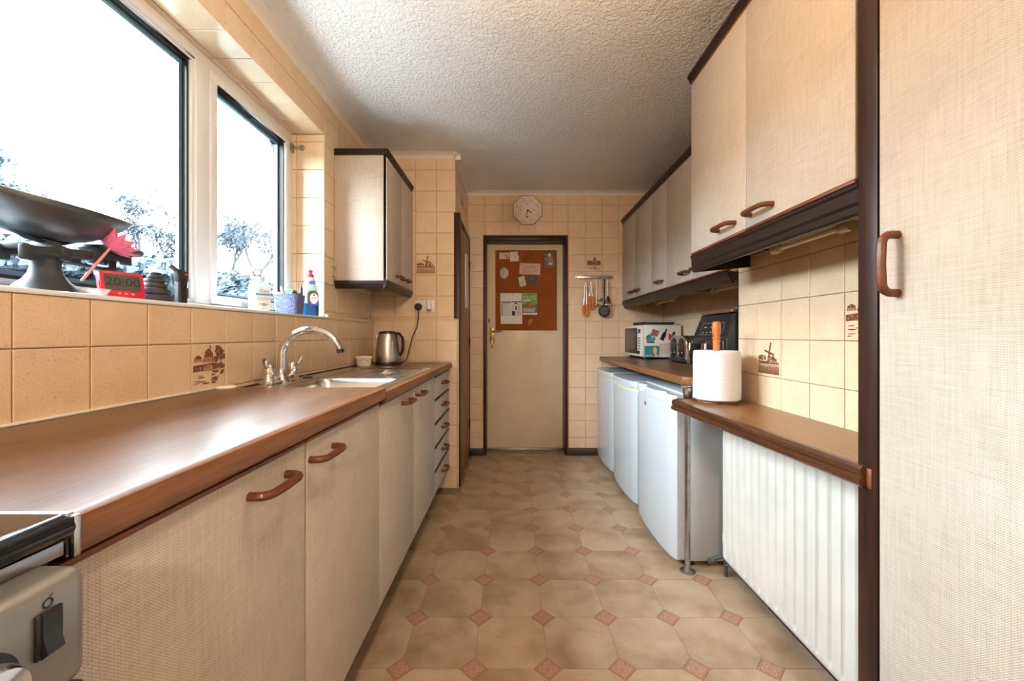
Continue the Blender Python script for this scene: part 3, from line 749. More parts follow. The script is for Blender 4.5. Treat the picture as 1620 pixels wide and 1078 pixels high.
# worktop
t = thing('worktop', 'glossy brown wood-grain worktop stretching from the cooker to the sink', 'worktop', (-.73, .92, .885))
WZ = .926
top = B().prism([(XL + .001, .886), (-.462, .886), (-.462, WZ), (XL + .001, WZ)], 'y', .420, 1.428).build('slab', M_top, t)
B().prism([(-.462, .884), (-.451, .884), (-.446, .890), (-.446, .917), (-.449, .923), (-.456, WZ + .0005), (-.462, WZ + .0005)], 'y', .420, 1.428).build('front_lipping', M_edge, t)
b = B().box(XL + .002, -.452, .412, .420, .884, WZ + .003, .002); b.box(-.452, -.444, .412, .4205, .884, WZ + .001, .003); b.build('end_strip', M_steel, t)
b = B().box(XL, XL + .010, .42, 1.428, WZ, WZ + .006, .002); b.build('sealant', M_white_paint, t)
t = thing('worktop', 'lower brown worktop framing the sink, ending at the tiled pier', 'worktop', (-.73, 2.18, .872))
WS = .910
b = B().box(XL + .001, -.458, 2.425, YP - .001, .872, WS, .002); b.build('slab', M_topx, t)
B().box(-.486, -.4585, 1.430, 2.4245, .872, WS, .001).build('sink_surround', M_top, t); B().box(XL + .001, -.99, 1.430, 2.4245, .872, WS, .001).build('sink_surround', M_top, t)
B().prism([(-.458, .872), (-.449, .872), (-.445, .877), (-.445, .903), (-.449, .909), (-.458, WS + .0005)], 'y', 1.430, YP - .001).build('front_lipping', M_edge, t)
B().box(XL, XL + .008, 1.43, YP, WS, WS + .007, .002).build('sealant', M_blackm, t)

# sink
t = thing('kitchen_sink', 'stainless steel sink and ribbed drainer set in the worktop', 'sink', (-.73, 1.93, .76))
def sstep(a, b_, x):
    x = max(0., min(1., (x - a)/(b_ - a))); return x*x*(3 - 2*x)
def rbox(x, y, cx, cy, hx, hy, r):
    dx, dy = max(abs(x-cx) - hx + r, 0), max(abs(y-cy) - hy + r, 0); return math.hypot(dx, dy) - r
def sinkz(x, y):
    z = WS + .0065
    edge = -rbox(x, y, -.736, 1.926, .252, .494, .02); z -= .0055*(1 - sstep(0, .012, edge))
    pan = -rbox(x, y, -.705, 1.930, .195, .455, .03); z -= .006*sstep(0, .016, pan)
    d = -rbox(x, y, -.705, 1.690, .180, .185, .05); z -= .150*sstep(0, .035, d)
    g = -rbox(x, y, -.705, 2.150, .165, .195, .01)
    if g > 0: z += .0075*sstep(0, .03, g)*math.cos((x + .705)/.165*PI*4.5)
    return z
xs = [-.988 + i*(.504/110) for i in range(111)]; ys = [1.432 + j*(.988/120) for j in range(121)]
B().grid(lambda a, c: Vector((-.988 + a*.504, 1.432 + c*.988, sinkz(-.988 + a*.504, 1.432 + c*.988))), 126, 150).build('sink_top', M_steel, t, ang=3)
b = B().lathe([(.034, .004), (.034, .0), (.022, -.004), (.0, -.004)], (-.705, 1.69, WS - .1455)); b.build('waste', M_chrome, t)
# tap
t = thing('mixer_tap', 'chrome swan-neck mixer tap with two lever valves behind the sink', 'tap', (-.955, 1.675, WS + .006))
TX, TZ = -.955, WS + .006
b = B().box(TX - .026, TX + .026, 1.565, 1.785, TZ, TZ + .012, .008, 3)
b.lathe([(.038, .0), (.034, .012), (.026, .026), (.018, .042), (.018, .060), (.0, .06)], (TX, 1.675, TZ), 20)
b.tube([(TX, 1.60, TZ + .014), (TX, 1.64, TZ + .012), (TX, 1.675, TZ + .02), (TX, 1.71, TZ + .012), (TX, 1.75, TZ + .014)], [.017, .014, .016, .014, .017], 12)
b.build('bridge', M_chrome, t)
for yy, s in ((1.592, -1), (1.758, 1)):
    v = B().lathe([(.026, .0), (.024, .012), (.019, .022), (.018, .040), (.021, .042), (.022, .070), (.019, .076), (.0, .077)], (TX, yy, TZ), 20).build('valve', M_chrome, t)
    B().tube([(TX, yy, TZ + .066), (TX + .004, yy + s*.020, TZ + .066), (TX + .008, yy + s*.036, TZ + .076), (TX + .010, yy + s*.046, TZ + .094), (TX + .011, yy + s*.050, TZ + .104)], [(.006, .008), (.005, .008), (.005, .009), (.004, .010), (.003, .007)], 10).build('lever', M_chrome, v)
sp = [(TX, 1.675, TZ + .05), (TX + .002, 1.675, TZ + .10)]
for k in range(13):
    a = PI*.97 - k/12*PI*.86; sp.append((TX + .118 + .116*math.cos(a), 1.675 + .02*k/12, TZ + .112 + .103*math.sin(a)))
ex, ez = sp[-1][0], sp[-1][2]; sp.append((ex + .006, 1.697, ez - .018))
B().tube(sp, [.0165, .0165] + [.0165 - .003*k/12 for k in range(13)] + [.013], 14).build('spout', M_chrome, t)
B().cyl((ex + .005, 1.697, ez - .012), (ex + .008, 1.697, ez - .028), .0145, n=14).build('nozzle', M_black, t)
t = thing('sink_plug', 'small dark sink plug on a bead chain beside the tap', 'plug', (-.93, 1.84, WS + .0065))
B().lathe([(.0, 0), (.020, 0), (.022, .006), (.012, .010), (.0, .011)], (-.93, 1.84, WS + .0065), 18).build('stopper', M_valve, t)
b = B()
for k in range(16): b.ball((-.945 - .01*math.sin(k*.5), 1.825 - k*.006, WS + .0095), .0028, n=6, m=4)
b.build('chain', M_steel, t)
tag(settle(B().lathe([(.0, 0), (.030, 0), (.032, .004), (.024, .010), (.0, .011)], (-.985, 1.40, WZ), 18).build('sink_plug', M_ceram, None)), 'pale round plug lying on the worktop at the foot of the wall', 'plug')

# left wall cabinet
def louvre(): pass
XC = -.732
t = thing('wall_cabinet', 'cream woven two-door wall cabinet between window and pier', 'cabinet', (-.88, 2.66, 1.38), 'wall cabinets')
cy0, cy1 = 2.355, YPU - .002
b = B().box(XLU + .001, XC - .020, cy0, cy0 + .018, 1.424, 2.150, .002); b.build('side_panel', M_weave, t)
b = B().box(XLU + .001, XC - .020, cy1 - .018, cy1, 1.424, 2.150); b.box(XLU + .001, XC - .020, cy0 + .018, cy1 - .018, 1.424, 1.440); b.box(XLU + .001, XC - .02, cy0 + .018, cy1 - .018, 2.134, 2.150); b.build('carcass', M_tan, t)
B().box(XC - .0195, XC - .006, cy0 + .004, cy0 + .014, 1.424, 2.150).build('edge_strip', M_dark, t)
ym = 2.660
for a, c, hy in ((cy0 + .004, ym, 2.585), (ym + .002, cy1, 2.745)):
    d = B().box(XC - .0185, XC, a, c - .001, 1.430, 2.138, .0025).build('door', M_weave, t)
    B().box(XC - .0185, XC + .001, a, c - .001, 1.422, 1.430, .002).build('bottom_lipping', M_trimred, d)
    bow((XC, hy, 1.472), (0, 1, 0), (1, 0, 0), .120).build('handle', M_handle, d)
def corn_l(z0, z1, o): return [(XLU + .001, z0), (XC - .012 + o, z0), (XC + o, z0 + .010), (XC + o, z0 + .020), (XC + .008 + o, z1 - .008), (XC + .008 + o, z1), (XLU + .001, z1)]
B().prism(corn_l(2.148, 2.184, 0), 'y', cy0 - .008, cy1).build('cornice', M_dark, t)
b = B().prism([(XC - .022, 1.378), (XC - .014, 1.378), (XC - .002, 1.400), (XC + .002, 1.412), (XC + .002, 1.424), (XC - .022, 1.424)], 'y', cy0 - .004, cy1)
b.prism([(cy0 + .018, 1.378), (cy0 + .010, 1.378), (cy0 - .002, 1.400), (cy0 - .006, 1.412), (cy0 - .006, 1.424), (cy0 + .018, 1.424)], 'x', XLU + .001, XC - .002)
b.build('pelmet', M_dark, t)
for zz, lab in ((1.497, 'upper small brass cup hook beside the wall cabinet'), (1.442, 'lower small brass cup hook beside the wall cabinet')):
    o = settle(B().tube([(XLU, 2.325, zz), (XLU + .012, 2.325, zz), (XLU + .020, 2.325, zz - .006), (XLU + .018, 2.325, zz - .016), (XLU + .010, 2.325, zz - .018)], .0032, 8).build('cup_hook', M_gold, None)); tag(o, lab, 'hook', 'cup hooks')

# tall cabinet, right
XT = .79
t = thing('tall_cabinet', 'tall cream woven larder cabinet with dark stained end post', 'cabinet', (.92, .3, 0))
B().box(XT, XR - .001, .8865, .936, 0, 2.262, .002).build('end_post', M_darkz, t)
b = B().box(XT + .022, XR - .001, -.30, .885, .10, .116); b.box(XT + .022, XR - .001, -.30, -.282, .116, 2.25); b.box(XT + .022, XR - .001, -.282, .885, 2.234, 2.25); b.box(XR - .01, XR - .001, -.282, .885, .116, 2.234); b.build('carcass', M_tan, t)
B().box(XT + .05, XT + .064, -.30, .8855, 0, .10).build('plinth', M_dark, t)
for a, c, hy in ((.297, .8815, .838), (-.298, .294, -.25)):
    d = B().box(XT, XT + .020, a, c, .105, 2.235, .003).build('door', M_weave, t)
    bow((XT, hy, 1.256), (0, 0, 1), (-1, 0, 0), .132, .034).build('handle', M_handle, d)
B().prism([(XT + .02, 2.236), (XT, 2.236), (XT - .008, 2.255), (XT - .008, 2.272), (XT + .02, 2.272)], 'y', -.30, .885).build('cornice', M_dark, t)

# right near wall cabinet
t = thing('wall_cabinet', 'large cream woven two-door wall cabinet beside the dark post', 'cabinet', (.92, 1.38, 1.385), 'wall cabinets')
ny0, ny1 = .9385, 1.815
b = B().box(XT + .021, XR + TH - .001, ny0, ny0 + .016, 1.458, 2.24); b.box(XT + .021, XRF - .02, ny1 - .016, ny1, 1.458, 2.24); b.box(XT + .021, XR, ny0 + .016, ny1 - .016, 1.458, 1.466); b.box(XT + .021, XR, ny0 + .016, ny1 - .016, 2.224, 2.24)
b = B().box(XT + .021, XR - .001, ny0, ny0 + .016, 1.458, 2.24); b.box(XT + .021, XR - .001, ny1 - .016, ny1, 1.458, 2.24); b.box(XT + .021, XR - .001, ny0 + .016, ny1 - .016, 1.458, 1.466); b.box(XT + .021, XR - .001, ny0 + .016, ny1 - .016, 2.224, 2.24)
b.build('carcass', M_tan, t)
b = B().box(XT + .05, XR - .001, 1.655, 1.662, 1.4545, 1.4585); b.build('joint_strip', M_gasket, t)
for a, c, hy in ((ny0 + .006, 1.385, 1.300), (1.388, ny1, 1.510)):
    d = B().box(XT, XT + .019, a, c, 1.472, 2.222, .003).build('door', M_weave, t)
    B().box(XT - .0015, XT + .019, a, c, 1.462, 1.472, .003).build('bottom_lipping', M_trimred, d)
    B().box(XT - .0015, XT + .019, a, c, 2.222, 2.232, .003).build('top_lipping', M_trimred, d)
    bow((XT, hy, 1.510), (0, 1, 0), (-1, 0, 0), .128).build('handle', M_handle, d)
B().prism([(XT + .03, 2.240), (XT - .002, 2.233), (XT - .004, 2.246), (XT - .012, 2.256), (XT - .012, 2.268), (XT + .03, 2.268)], 'y', ny0, ny1 + .01).build('cornice', M_dark, t)
b = B().prism([(XT + .026, 1.388), (XT + .012, 1.388), (XT + .008, 1.394), (XT + .008, 1.410), (XT + .003, 1.418), (XT + .003, 1.446), (XT - .001, 1.452), (XT - .001, 1.460), (XT + .026, 1.460)], 'y', ny0 - .002, ny1 + .004)
b.build('pelmet', M_dark, t)
B().prism([(XT + .024, 1.388), (XR - .002, 1.410), (XR - .002, 1.458), (XT + .024, 1.458)], 'y', ny1 - .018, ny1 - .002).build('pelmet_return', M_darkz, t)

# right far wall cabinets
XF = 1.0
FZ0, FZ1 = 1.414, 2.124
units = [('cream woven two-door wall cabinet in the far corner by the utensil rail', 2.967, 3.746, [(3.362, 3.746, 3.425), (2.967, 3.359, 3.275)]),
         ('narrow cream woven single-door wall cabinet over the toaster', 2.667, 2.964, [(2.667, 2.964, 2.775)]),
         ('cream woven wall cabinet over the air fryer, partly behind the large cabinet', 1.905, 2.664, [(2.282, 2.664, 2.36), (1.905, 2.279, 2.20)])]
for lab, a0, a1, doors in units:
    t = thing('wall_cabinet', lab, 'cabinet', (1.19, (a0+a1)/2, FZ0 - .01), 'wall cabinets')
    b = B().box(XF + .02, XRF - .002, a0, a0 + .016, FZ0 - .006, 2.13); b.box(XF + .02, XRF - .002, a1 - .016, a1, FZ0 - .006, 2.13); b.box(XF + .02, XRF - .002, a0 + .016, a1 - .016, FZ0 - .006, FZ0 + .008); b.box(XF + .02, XRF - .002, a0 + .016, a1 - .016, 2.116, 2.13)
    b.build('carcass', M_tan, t)
    for a, c, hy in doors:
        d = B().box(XF, XF + .018, a, c, FZ0 + .008, FZ1, .0025).build('door', M_weave, t)
        B().box(XF - .001, XF + .018, a, c, FZ0, FZ0 + .008, .002).build('bottom_lipping', M_trimred, d)
        bow((XF, hy, 1.470), (0, 1, 0), (-1, 0, 0), .115).build('handle', M_handle, d)
b = B().prism([(XF + .03, 2.131), (XF - .001, 2.125), (XF - .004, 2.140), (XF - .014, 2.152), (XF - .014, 2.165), (XF + .03, 2.165)], 'y', 1.905, 3.750)
tag(settle(b.build('cornice_moulding', M_dark, None)), 'black cornice along the top of the far right wall cabinets', 'moulding')
b = B().prism([(XF + .030, 1.352), (XF + .020, 1.352), (XF + .012, 1.372), (XF + .002, 1.384), (XF - .001, 1.398), (XF - .001, 1.408), (XF + .030, 1.408)], 'y', 1.905, 3.750)
tag(settle(b.build('pelmet_moulding', M_dark, None)), 'black pelmet along the bottom of the far right wall cabinets', 'moulding')
# dark strip covering the corner of the projecting tiled wall
tag(B().box(XR + .001, XR + .10, 1.8995, 1.903, .8, 1.41).build('trim_6', M_dark, None), 'black strip on the edge of the projecting tiled wall', 'trim', kind='structure')

# under-cabinet tube lamps
def tube_light(label, x, y0, y1, zt):
    t = thing('tube_light', label, 'lamp', (x, (y0+y1)/2, zt - .045), 'switched-off tube lights under the wall cabinets')
    B().box(x - .004, x + .022, y0 - .05, y1 + .03, zt - .022, zt, .002).build('batten', M_tubecap, t)
    for yy, s in ((y0, -1), (y1, 1)):
        B().cyl((x + .004, yy - .020, zt - .036), (x + .004, yy + .020, zt - .036), .0165, n=14).build('lamp_holder', M_tubecap, t)
    B().cyl((x + .004, y0 + .018, zt - .036), (x + .004, y1 - .018, zt - .036), .009, n=12).build('tube', M_tubeglass, t)
tube_light('switched-off tube light under the large wall cabinet', .955, 1.175, 1.485, 1.458)
tube_light('switched-off tube light under the far wall cabinets, nearer end', 1.19, 2.10, 2.42, FZ0 - .006)
tube_light('switched-off tube light under the far wall cabinets, over the microwave', 1.19, 3.05, 3.36, FZ0 - .006)
pts = [(1.33, 2.55, FZ0 - .008), (1.34, 2.50, 1.36), (1.355, 2.42, 1.29), (1.366, 2.36, 1.22), (1.37, 2.34, 1.12)]
tag(settle(B().tube(pts, .0045, 8).build('power_cable', plain('beige_cable', (.55, .45, .30), .5), None)), 'beige cable hanging from the cabinet down to the air fryer', 'cable')
tag(settle(B().tube([(1.05, 3.45, FZ0-.009), (1.20, 3.0, FZ0-.011), (1.28, 2.6, FZ0-.010), (1.33, 2.0, FZ0-.011)], .004, 6).build('power_cable', M_cable, None)), 'black cable clipped under the far wall cabinets', 'cable')
tag(settle(B().tube([(1.12, 3.42, FZ0-.006), (1.12, 3.42, 1.365), (1.125, 3.415, 1.345), (1.135, 3.41, 1.345), (1.14, 3.405, 1.365)], .004, 6).build('cup_hook', M_gold, None)), 'hook hanging under the far wall cabinet', 'hook', 'cup hooks')

# far right worktop with chrome leg
t = thing('worktop', 'brown wood-grain worktop over the three fridges on a chrome leg', 'worktop', (1.08, 2.8, .876))
CZ = .913; xf = .790; ye = 1.884
b = B().prism([(xf + .012, YB - .001), (xf + .012, ye + .035), (xf + .045, ye + .012), (XR - .001, ye + .012), (XR - .001, 1.904), (XRF - .001, 1.904), (XRF - .001, YB - .001)][::-1], 'z', .876, CZ)
b.build('slab', M_top, t)
b = B().prism([(xf, YB - .001), (xf, ye + .030), (xf + .040, ye), (XR - .001, ye), (XR - .001, ye + .0115), (xf + .0445, ye + .0115), (xf + .0115, ye + .0345), (xf + .0115, YB - .001)], 'z', .874, CZ - .0008, .0045, 2)
b.build('front_lipping', M_edge, t)
lg = B().cyl((.816, 1.912, .012), (.816, 1.912, .874), .0125, n=18); lg.build('leg', M_dullsteel, t)
b = B().lathe([(.0, 0), (.034, 0), (.034, .003), (.018, .008), (.016, .022), (.0, .022)], (.816, 1.912, 0), 22); b.build('leg_flange', M_dullsteel, t)
b = B().lathe([(.0135, -.07), (.019, -.06), (.024, -.012), (.03, -.006), (.03, 0), (0, 0)], (.816, 1.912, .874), 22); b.build('leg_flange', M_steel, t)

# low shelf over the radiator
t = thing('breakfast_shelf', 'low brown wooden shelf with worn dark moulded edge over the radiator', 'shelf', (.9, 1.42, .775))
SZ = .815
sy0, sy1 = .937, 1.890
def sx_(y): return .775 + (.718 - .775)*(y - .93)/(1.89 - .93)
b = B().prism([(sx_(sy0) + .016, sy0), (XR - .001, sy0), (XR - .001, sy1 - .03), (XR - .001, sy1 - .002), (sx_(sy1) + .05, sy1 - .002), (sx_(sy1) + .016, sy1 - .03)], 'z', .786, SZ)
b.build('board', make_wood('shelf_laminate', (.17, .072, .027), (.30, .14, .056), .30, 'y'), t)
prof = [(.018, .768), (.004, .768), (-.003, .774), (-.003, .786), (.004, .791), (.000, .797), (.000, .808), (.005, .816), (.018, .8165)]
def edge_run(b, ptsxy):
    rings = []
    for i, (x, y, nx, ny) in enumerate(ptsxy): rings.append([b.bm.verts.new((x + nx*p, y + ny*p, z)) for p, z in prof])
    n = len(prof)
    for r0, r1 in zip(rings[:-1], rings[1:]):
        for k in range(n): b.bm.faces.new((r0[k], r0[(k+1) % n], r1[(k+1) % n], r1[k]))
    b.bm.faces.new(rings[0][::-1]); b.bm.faces.new(rings[-1]); return b
b = edge_run(B(), [(sx_(.912), .912, 1, 0), (sx_(.94), .94, 1, 0), (sx_(1.3), 1.3, 1, 0), (sx_(1.6), 1.6, 1, 0), (sx_(sy1 - .034), sy1 - .034, 1, -.35), (sx_(sy1) + .040, sy1 + .001, .35, -1), (XR - .08, sy1 + .001, 0, -1)])
b.build('moulded_edge', M_worn, t, ang=.4)
B().box(sx_(.92) + .0185, XT - .0005, .9, .9365, .768, .812, .001).build('end_block', M_edge, t)

# radiator
t = thing('radiator', 'white ribbed panel radiator under the low wooden shelf', 'radiator', (1.0, 1.4, .085))
def radx(y, z):
    k = ((y - .93) / .0505) % 1.0; g = abs(k - .5)*2
    gr = sstep(.66, .98, g)*.011
    ez = min(z - .085, .765 - z); gr *= sstep(.012, .04, ez)
    return .955 + gr + .006*(1 - sstep(0, .012, ez))
zs = [.085, .092, .10, .112, .125, .3, .5, .70, .735, .75, .765]
b = B(); ny = 19*12; g = [[b.bm.verts.new((radx(.94 + .92*i/ny, z), .94 + .92*i/ny, z)) for z in zs] for i in range(ny + 1)]
for i in range(ny):
    for j in range(len(zs) - 1): b.bm.faces.new((g[i][j], g[i+1][j], g[i+1][j+1], g[i][j+1]))
b.build('ribbed_panel', M_rad, t)
B().box(.9665, .978, .94, 1.86, .088, .762, .002).build('back_panel', M_rad, t)
b = B(); 
for yy in (1.05, 1.75): b.box(.978, XR - .001, yy - .02, yy + .02, .2, .7)
b.build('bracket', M_rad, t)
v = B().lathe([(.0, -.05), (.010, -.05), (.010, -.02), (.016, -.015), (.016, .015), (.010, .02), (.010, .05), (0, .05)], (.975, 1.872, .10), 14)
v.cyl((.975, 1.872, .10), (.905, 1.872, .075), .010, .008, 12); v.lathe([(.0, 0), (.013, 0), (.013, .022), (.0, .022)], (.895, 1.872, .071), 12, 'x')
v.cyl((.975, 1.872, .002), (.975, 1.872, .06), .0075, n=10); v.tube([(.975, 1.872, .055), (.992, 1.84, .06), (1.004, 1.78, .045), (1.008, 1.6, .04)], .009, 8)
v = v.build('valve', M_valve, t)
B().lathe([(.0, 0), (.012, 0), (.014, .004), (.014, .045), (.011, .05), (0, .05)], (.975, 1.872, .15), 14).build('valve_cap', M_white, v)

# ------------------------------------------------------------------ appliances
def arc_plan(x, bulge, y0, y1, n=14, er=.012):
    pts = []
    for k in range(n + 1):
        s = k/n; yy = y0 + (y1-y0)*s; e = min(s, 1-s)*(y1-y0)
        pts.append((x - bulge*(1 - (2*s-1)**2) + (er*(1 - math.sqrt(max(0, 1 - (1 - e/er)**2))) if e < er else 0), yy))
    return pts
def fridge(label, y0, y1, style):
    t = thing('fridge', label, 'fridge', (1.06, (y0+y1)/2, 0), 'under-counter fridges')
    x = .768; zt = .825
    B().box(x + .058, 1.345, y0 + .006, y1 - .006, .028, zt - .030, .004).build('body', M_fridge_grey if style == 3 else M_fridge, t)
    b = B().box(x + .05, x + .0575, y0 + .012, y1 - .012, .06, zt - .04); b.build('door_seal', M_blackm if style == 3 else M_fridge_grey, t)
    b = B()
    for fx in (x + .09, 1.30):
        for fy in (y0 + .04, y1 - .04): b.cyl((fx, fy, 0), (fx, fy, .03), .018, n=12)
    b.build('foot', M_blackm, t)
    fr = arc_plan(x, .022, y0 + .004, y1 - .004)
    if style == 3:
        z1 = .772
        dr = B().prism(fr + [(x + .049, y1 - .006), (x + .049, y0 + .006)], 'z', .035, z1).build('door', M_fridge, t)
        # cap with two scooped grips
        cap = arc_plan(x - .003, .022, y0 + .003, y1 - .003, 28); b = B(); rows = []
        for zz in (.774, .780, .800, .812, .818):
            ring = []
            for (cx, cy) in cap:
                s = (cy - y0)/(y1 - y0); sc = max(math.exp(-((s-.26)/.085)**4), math.exp(-((s-.74)/.085)**4))
                ring.append(b.bm.verts.new((cx + .026*sc*(1 if zz > .785 else .0) + (.004 if zz > .815 else 0), cy, zz)))
            rows.append(ring)
        for r0, r1 in zip(rows[:-1], rows[1:]):
            for k in range(len(cap)-1): b.bm.faces.new((r0[k], r0[k+1], r1[k+1], r1[k]))
        bk = [b.bm.verts.new((x + .049, y1 - .003, .818)), b.bm.verts.new((x + .049, y0 + .003, .818))]
        bb = [b.bm.verts.new((x + .049, y1 - .003, .774)), b.bm.verts.new((x + .049, y0 + .003, .774))]
        b.bm.faces.new(rows[-1] + bk); b.bm.faces.new((rows[0] + bb)[::-1])
        b.bm.faces.new((rows[0][0], bb[1], bk[1], rows[-1][0], rows[3][0], rows[2][0], rows[1][0])[::-1]); b.bm.faces.new((rows[0][-1], bb[0], bk[0], rows[-1][-1], rows[3][-1], rows[2][-1], rows[1][-1]))
        b.build('door_grip', M_fridge, dr)
        bx, by = .7515, y0 + (y1-y0)*.63
        bd = B().lathe([(0, 0), (1, 0), (1, .9), (.85, 1.2), (0, 1.2)], (0, 0, 0), 24).xf(Matrix.Translation((bx + .003, by, .722)) @ Matrix.Rotation(-PI/2, 4, 'Y') @ Matrix.Diagonal((.012, .022, .006, 1)))
        bd.build('badge', M_brush, dr)
        b = B().box(x + .056, 1.346, y0 + .004, y1 - .004, .797, .826, .004); b.build('lid', M_fridge, t)
        B().box(x + .050, 1.346, y0 + .002, y0 + .006, .797, .812, .001).build('lid_edge', M_fridge_yel, t)
    else:
        z1 = .742
        dr = B().prism(fr + [(x + .049, y1 - .006), (x + .049, y0 + .006)], 'z', .045, z1).build('door', M_fridge, t)
        fr2 = arc_plan(x + .004, .022, y0 + .004, y1 - .004)
        B().prism(fr2 + [(x + .049, y1 - .006), (x + .049, y0 + .006)], 'z', z1 + .0005, z1 + .030, .0008, 1).build('grip_strip', M_fridge_yel, dr)
        fr3 = arc_plan(x - .006, .026, y0 + .002, y1 - .002)
        B().prism(fr3 + [(1.345, y1 - .002), (1.345, y0 + .002)], 'z', z1 + .0305, zt - .012, .004, 2).build('lid', M_fridge, t)
    return t
fridge('white bow-front fridge in the far corner with cream grip strip', 3.150, 3.735, 1)
fridge('white bow-front fridge in the middle of the three, cream grip strip', 2.555, 3.144, 1)
fridge('white fridge nearest the radiator with oval badge and scooped grips', 1.940, 2.530, 3)

# cooker (only its corner shows)
t = thing('cooker', 'grey steel cooker with black glass lid at the end of the worktop', 'cooker', (-.72, .09, 0))
B().box(-1.0, -.455, -.20, .400, .08, .893, .004).build('body', M_blackm, t)
b = B()
for fx in (-.97, -.50):
    for fy in (-.17, .37): b.cyl((fx, fy, 0), (fx, fy, .08), .018, n=12)
b.build('foot', M_blackm, t)
B().prism([(-1.0, .908), (-.445, .908), (-.434, .913), (-.430, .921), (-.434, .930), (-.445, .934), (-1.0, .934)], 'y', -.20, .403, .003, 2).build('glass_lid', plain('black_glass', (.012, .013, .016), .12), t)
B().box(-1.0, -.442, -.20, .401, .8935, .9075, .001).build('hob_rim', M_brush, t)
pn = B().box(-.4545, -.403, -.20, .3895, .788, .895, .014, 5).build('control_panel', plain('satin_steel_panel', (.30, .30, .29), .42, .6, var=.12, vs=12), t)
sw = B().box(-.4035, -.400, .342, .3625, .834, .872, .001).build('switch', M_black, pn)
b = B().prism([(-.4005, .833), (-.3945, .838), (-.3985, .853), (-.3985, .870), (-.4005, .873)], 'y', .3455, .359); b.build('rocker', M_black, sw)
b = B()
for k in range(14):
    a = 2*PI*k/14; c = 2*PI*(k+1)/14; y_, z_ = .3525, .8785
    b.plate([(-.4026, y_ + .0042*math.cos(a), z_ + .0042*math.sin(a)), (-.4026, y_ + .0042*math.cos(c), z_ + .0042*math.sin(c)), (-.4026, y_ + .0030*math.cos(c), z_ + .0030*math.sin(c)), (-.4026, y_ + .0030*math.cos(a), z_ + .0030*math.sin(a))], (1, 0, 0), .0003)
b.plate([(-.4026, .3525, .8828), (-.4026, .3535, .8828), (-.4026, .3565, .8848), (-.4026, .3557, .8853)], (1, 0, 0), .0003)
b.xf(Matrix.Translation((0, 0, -.0005))).build('symbol', M_ink, pn)
kb = B().lathe([(0, 0), (.030, 0), (.030, .004), (.024, .006), (0, .006)], (-.403, .300, .838), 28, 'x').build('knob', M_black, pn)
b = B().lathe([(.024, .006), (.024, .016), (.021, .024), (.0, .026)], (-.403, .300, .838), 24, 'x'); b.build('knob_cap', M_chrome, kb)
B().box(-.400, -.372, .294, .318, .822, .834, .005, 3).xf(Matrix.Translation((0, 0, 0))).build('knob_grip', plain('amber_plastic', (.55, .38, .12), .3), kb)
B().box(-.4545, -.408, -.20, .392, .14, .782, .006).build('oven_door', M_black, t)
B().box(-.4075, -.385, -.18, .388, .762, .778, .006, 3).build('door_handle', M_brush, t)

# microwave
mw = thing('microwave', 'cream microwave oven covered in magnets on the far worktop', 'microwave', (1.033, 3.28, CZ), local=True, rot=(0, 0, math.radians(3.0)))
B().box(.018, .325, 0, .415, .014, .278, .006).build('case', plain('off_white_enamel', (.70, .66, .58), .35), mw)
fp = B().box(0, .0175, .002, .413, .020, .272, .004).build('front_panel', plain('off_white_plastic', (.72, .68, .60), .4), mw)
dr = B().box(-.003, .001, .105, .409, .040, .255, .001).build('door', M_black, mw)
B().box(-.0045, -.0028, .150, .385, .070, .225, .001).build('mesh_window', plain('brown_mesh', (.10, .075, .055), .35), dr)
B().box(-.002, .001, .035, .085, .210, .245, .001).build('display', M_lcd, fp)
b = B()
for i in range(2):
    for k in range(5): b.box(-.0025, .001, .036 + .026*i, .056 + .026*i, .075 + .022*k, .089 + .022*k, .001)
b.build('button', M_inkgrey, fp)
b = B().cyl((-.012, .06, .053), (.001, .06, .053), .014, n=18); b.build('dial', M_blackm, fp)
b = B()
for fx in (.04, .30):
    for fy in (.04, .375): b.cyl((fx, fy, 0), (fx, fy, .0145), .014, n=10)
b.build('foot', M_blackm, mw)
tr = settle(B().prism([(1.07, CZ + .280), (1.30, CZ + .280), (1.315, CZ + .298), (1.31, CZ + .303), (1.29, CZ + .300), (1.08, CZ + .300), (1.065, CZ + .303), (1.057, CZ + .298)], 'y', 3.32, 3.62).build('tray', M_blackm, None)); tag(tr, 'flat black tray lying on top of the microwave', 'tray')
MR = Matrix.Translation((1.033, 3.28, CZ)) @ Matrix.Rotation(math.radians(3.0), 4, 'Z')
def magnet(label, polys, name='fridge_magnet', cat='magnet'):
    """list of (material, [polygons]) on the near side of the microwave, metres from its front lower edge"""
    root = None
    for k, (mt, pl) in enumerate(polys):
        b = B()
        for p in pl:
            b.plate([(a, -.0004 - .0012*(k), c) for a, c in p], (0, -1, 0), .003 if k == 0 else .0012)
        b.xf(MR); o = b.build(name if k == 0 else 'print', mt, root, flat=True, weld=False)
        if k == 0: root = settle(o); ORI[root.name] = Vector(root.location); tag(root, label, cat, 'magnets on the microwave')
    return root
def rot(p, cx, cy, a): 
    return [(cx + (x-cx)*math.cos(a) - (y-cy)*math.sin(a), cy + (x-cx)*math.sin(a) + (y-cy)*math.cos(a)) for x, y in p]
def rc(x0, x1, y0, y1): return [(x0, y0), (x1, y0), (x1, y1), (x0, y1)]
C_teal = plain('teal_print', (.04, .20, .24), .5); C_skin = plain('pale_print', (.72, .52, .36), .5); C_hair = plain('yellow_print', (.45, .28, .06), .5)
C_pinkp = plain('pink_print', (.60, .42, .36), .5); C_cocoa = plain('cocoa_print', (.28, .13, .08), .5); C_navy = plain('navy_print', (.03, .08, .22), .5); C_blueg = plain('blue_green_print', (.06, .26, .30), .5)
C_redm = plain('bright_red_print', (.60, .02, .02), .35)
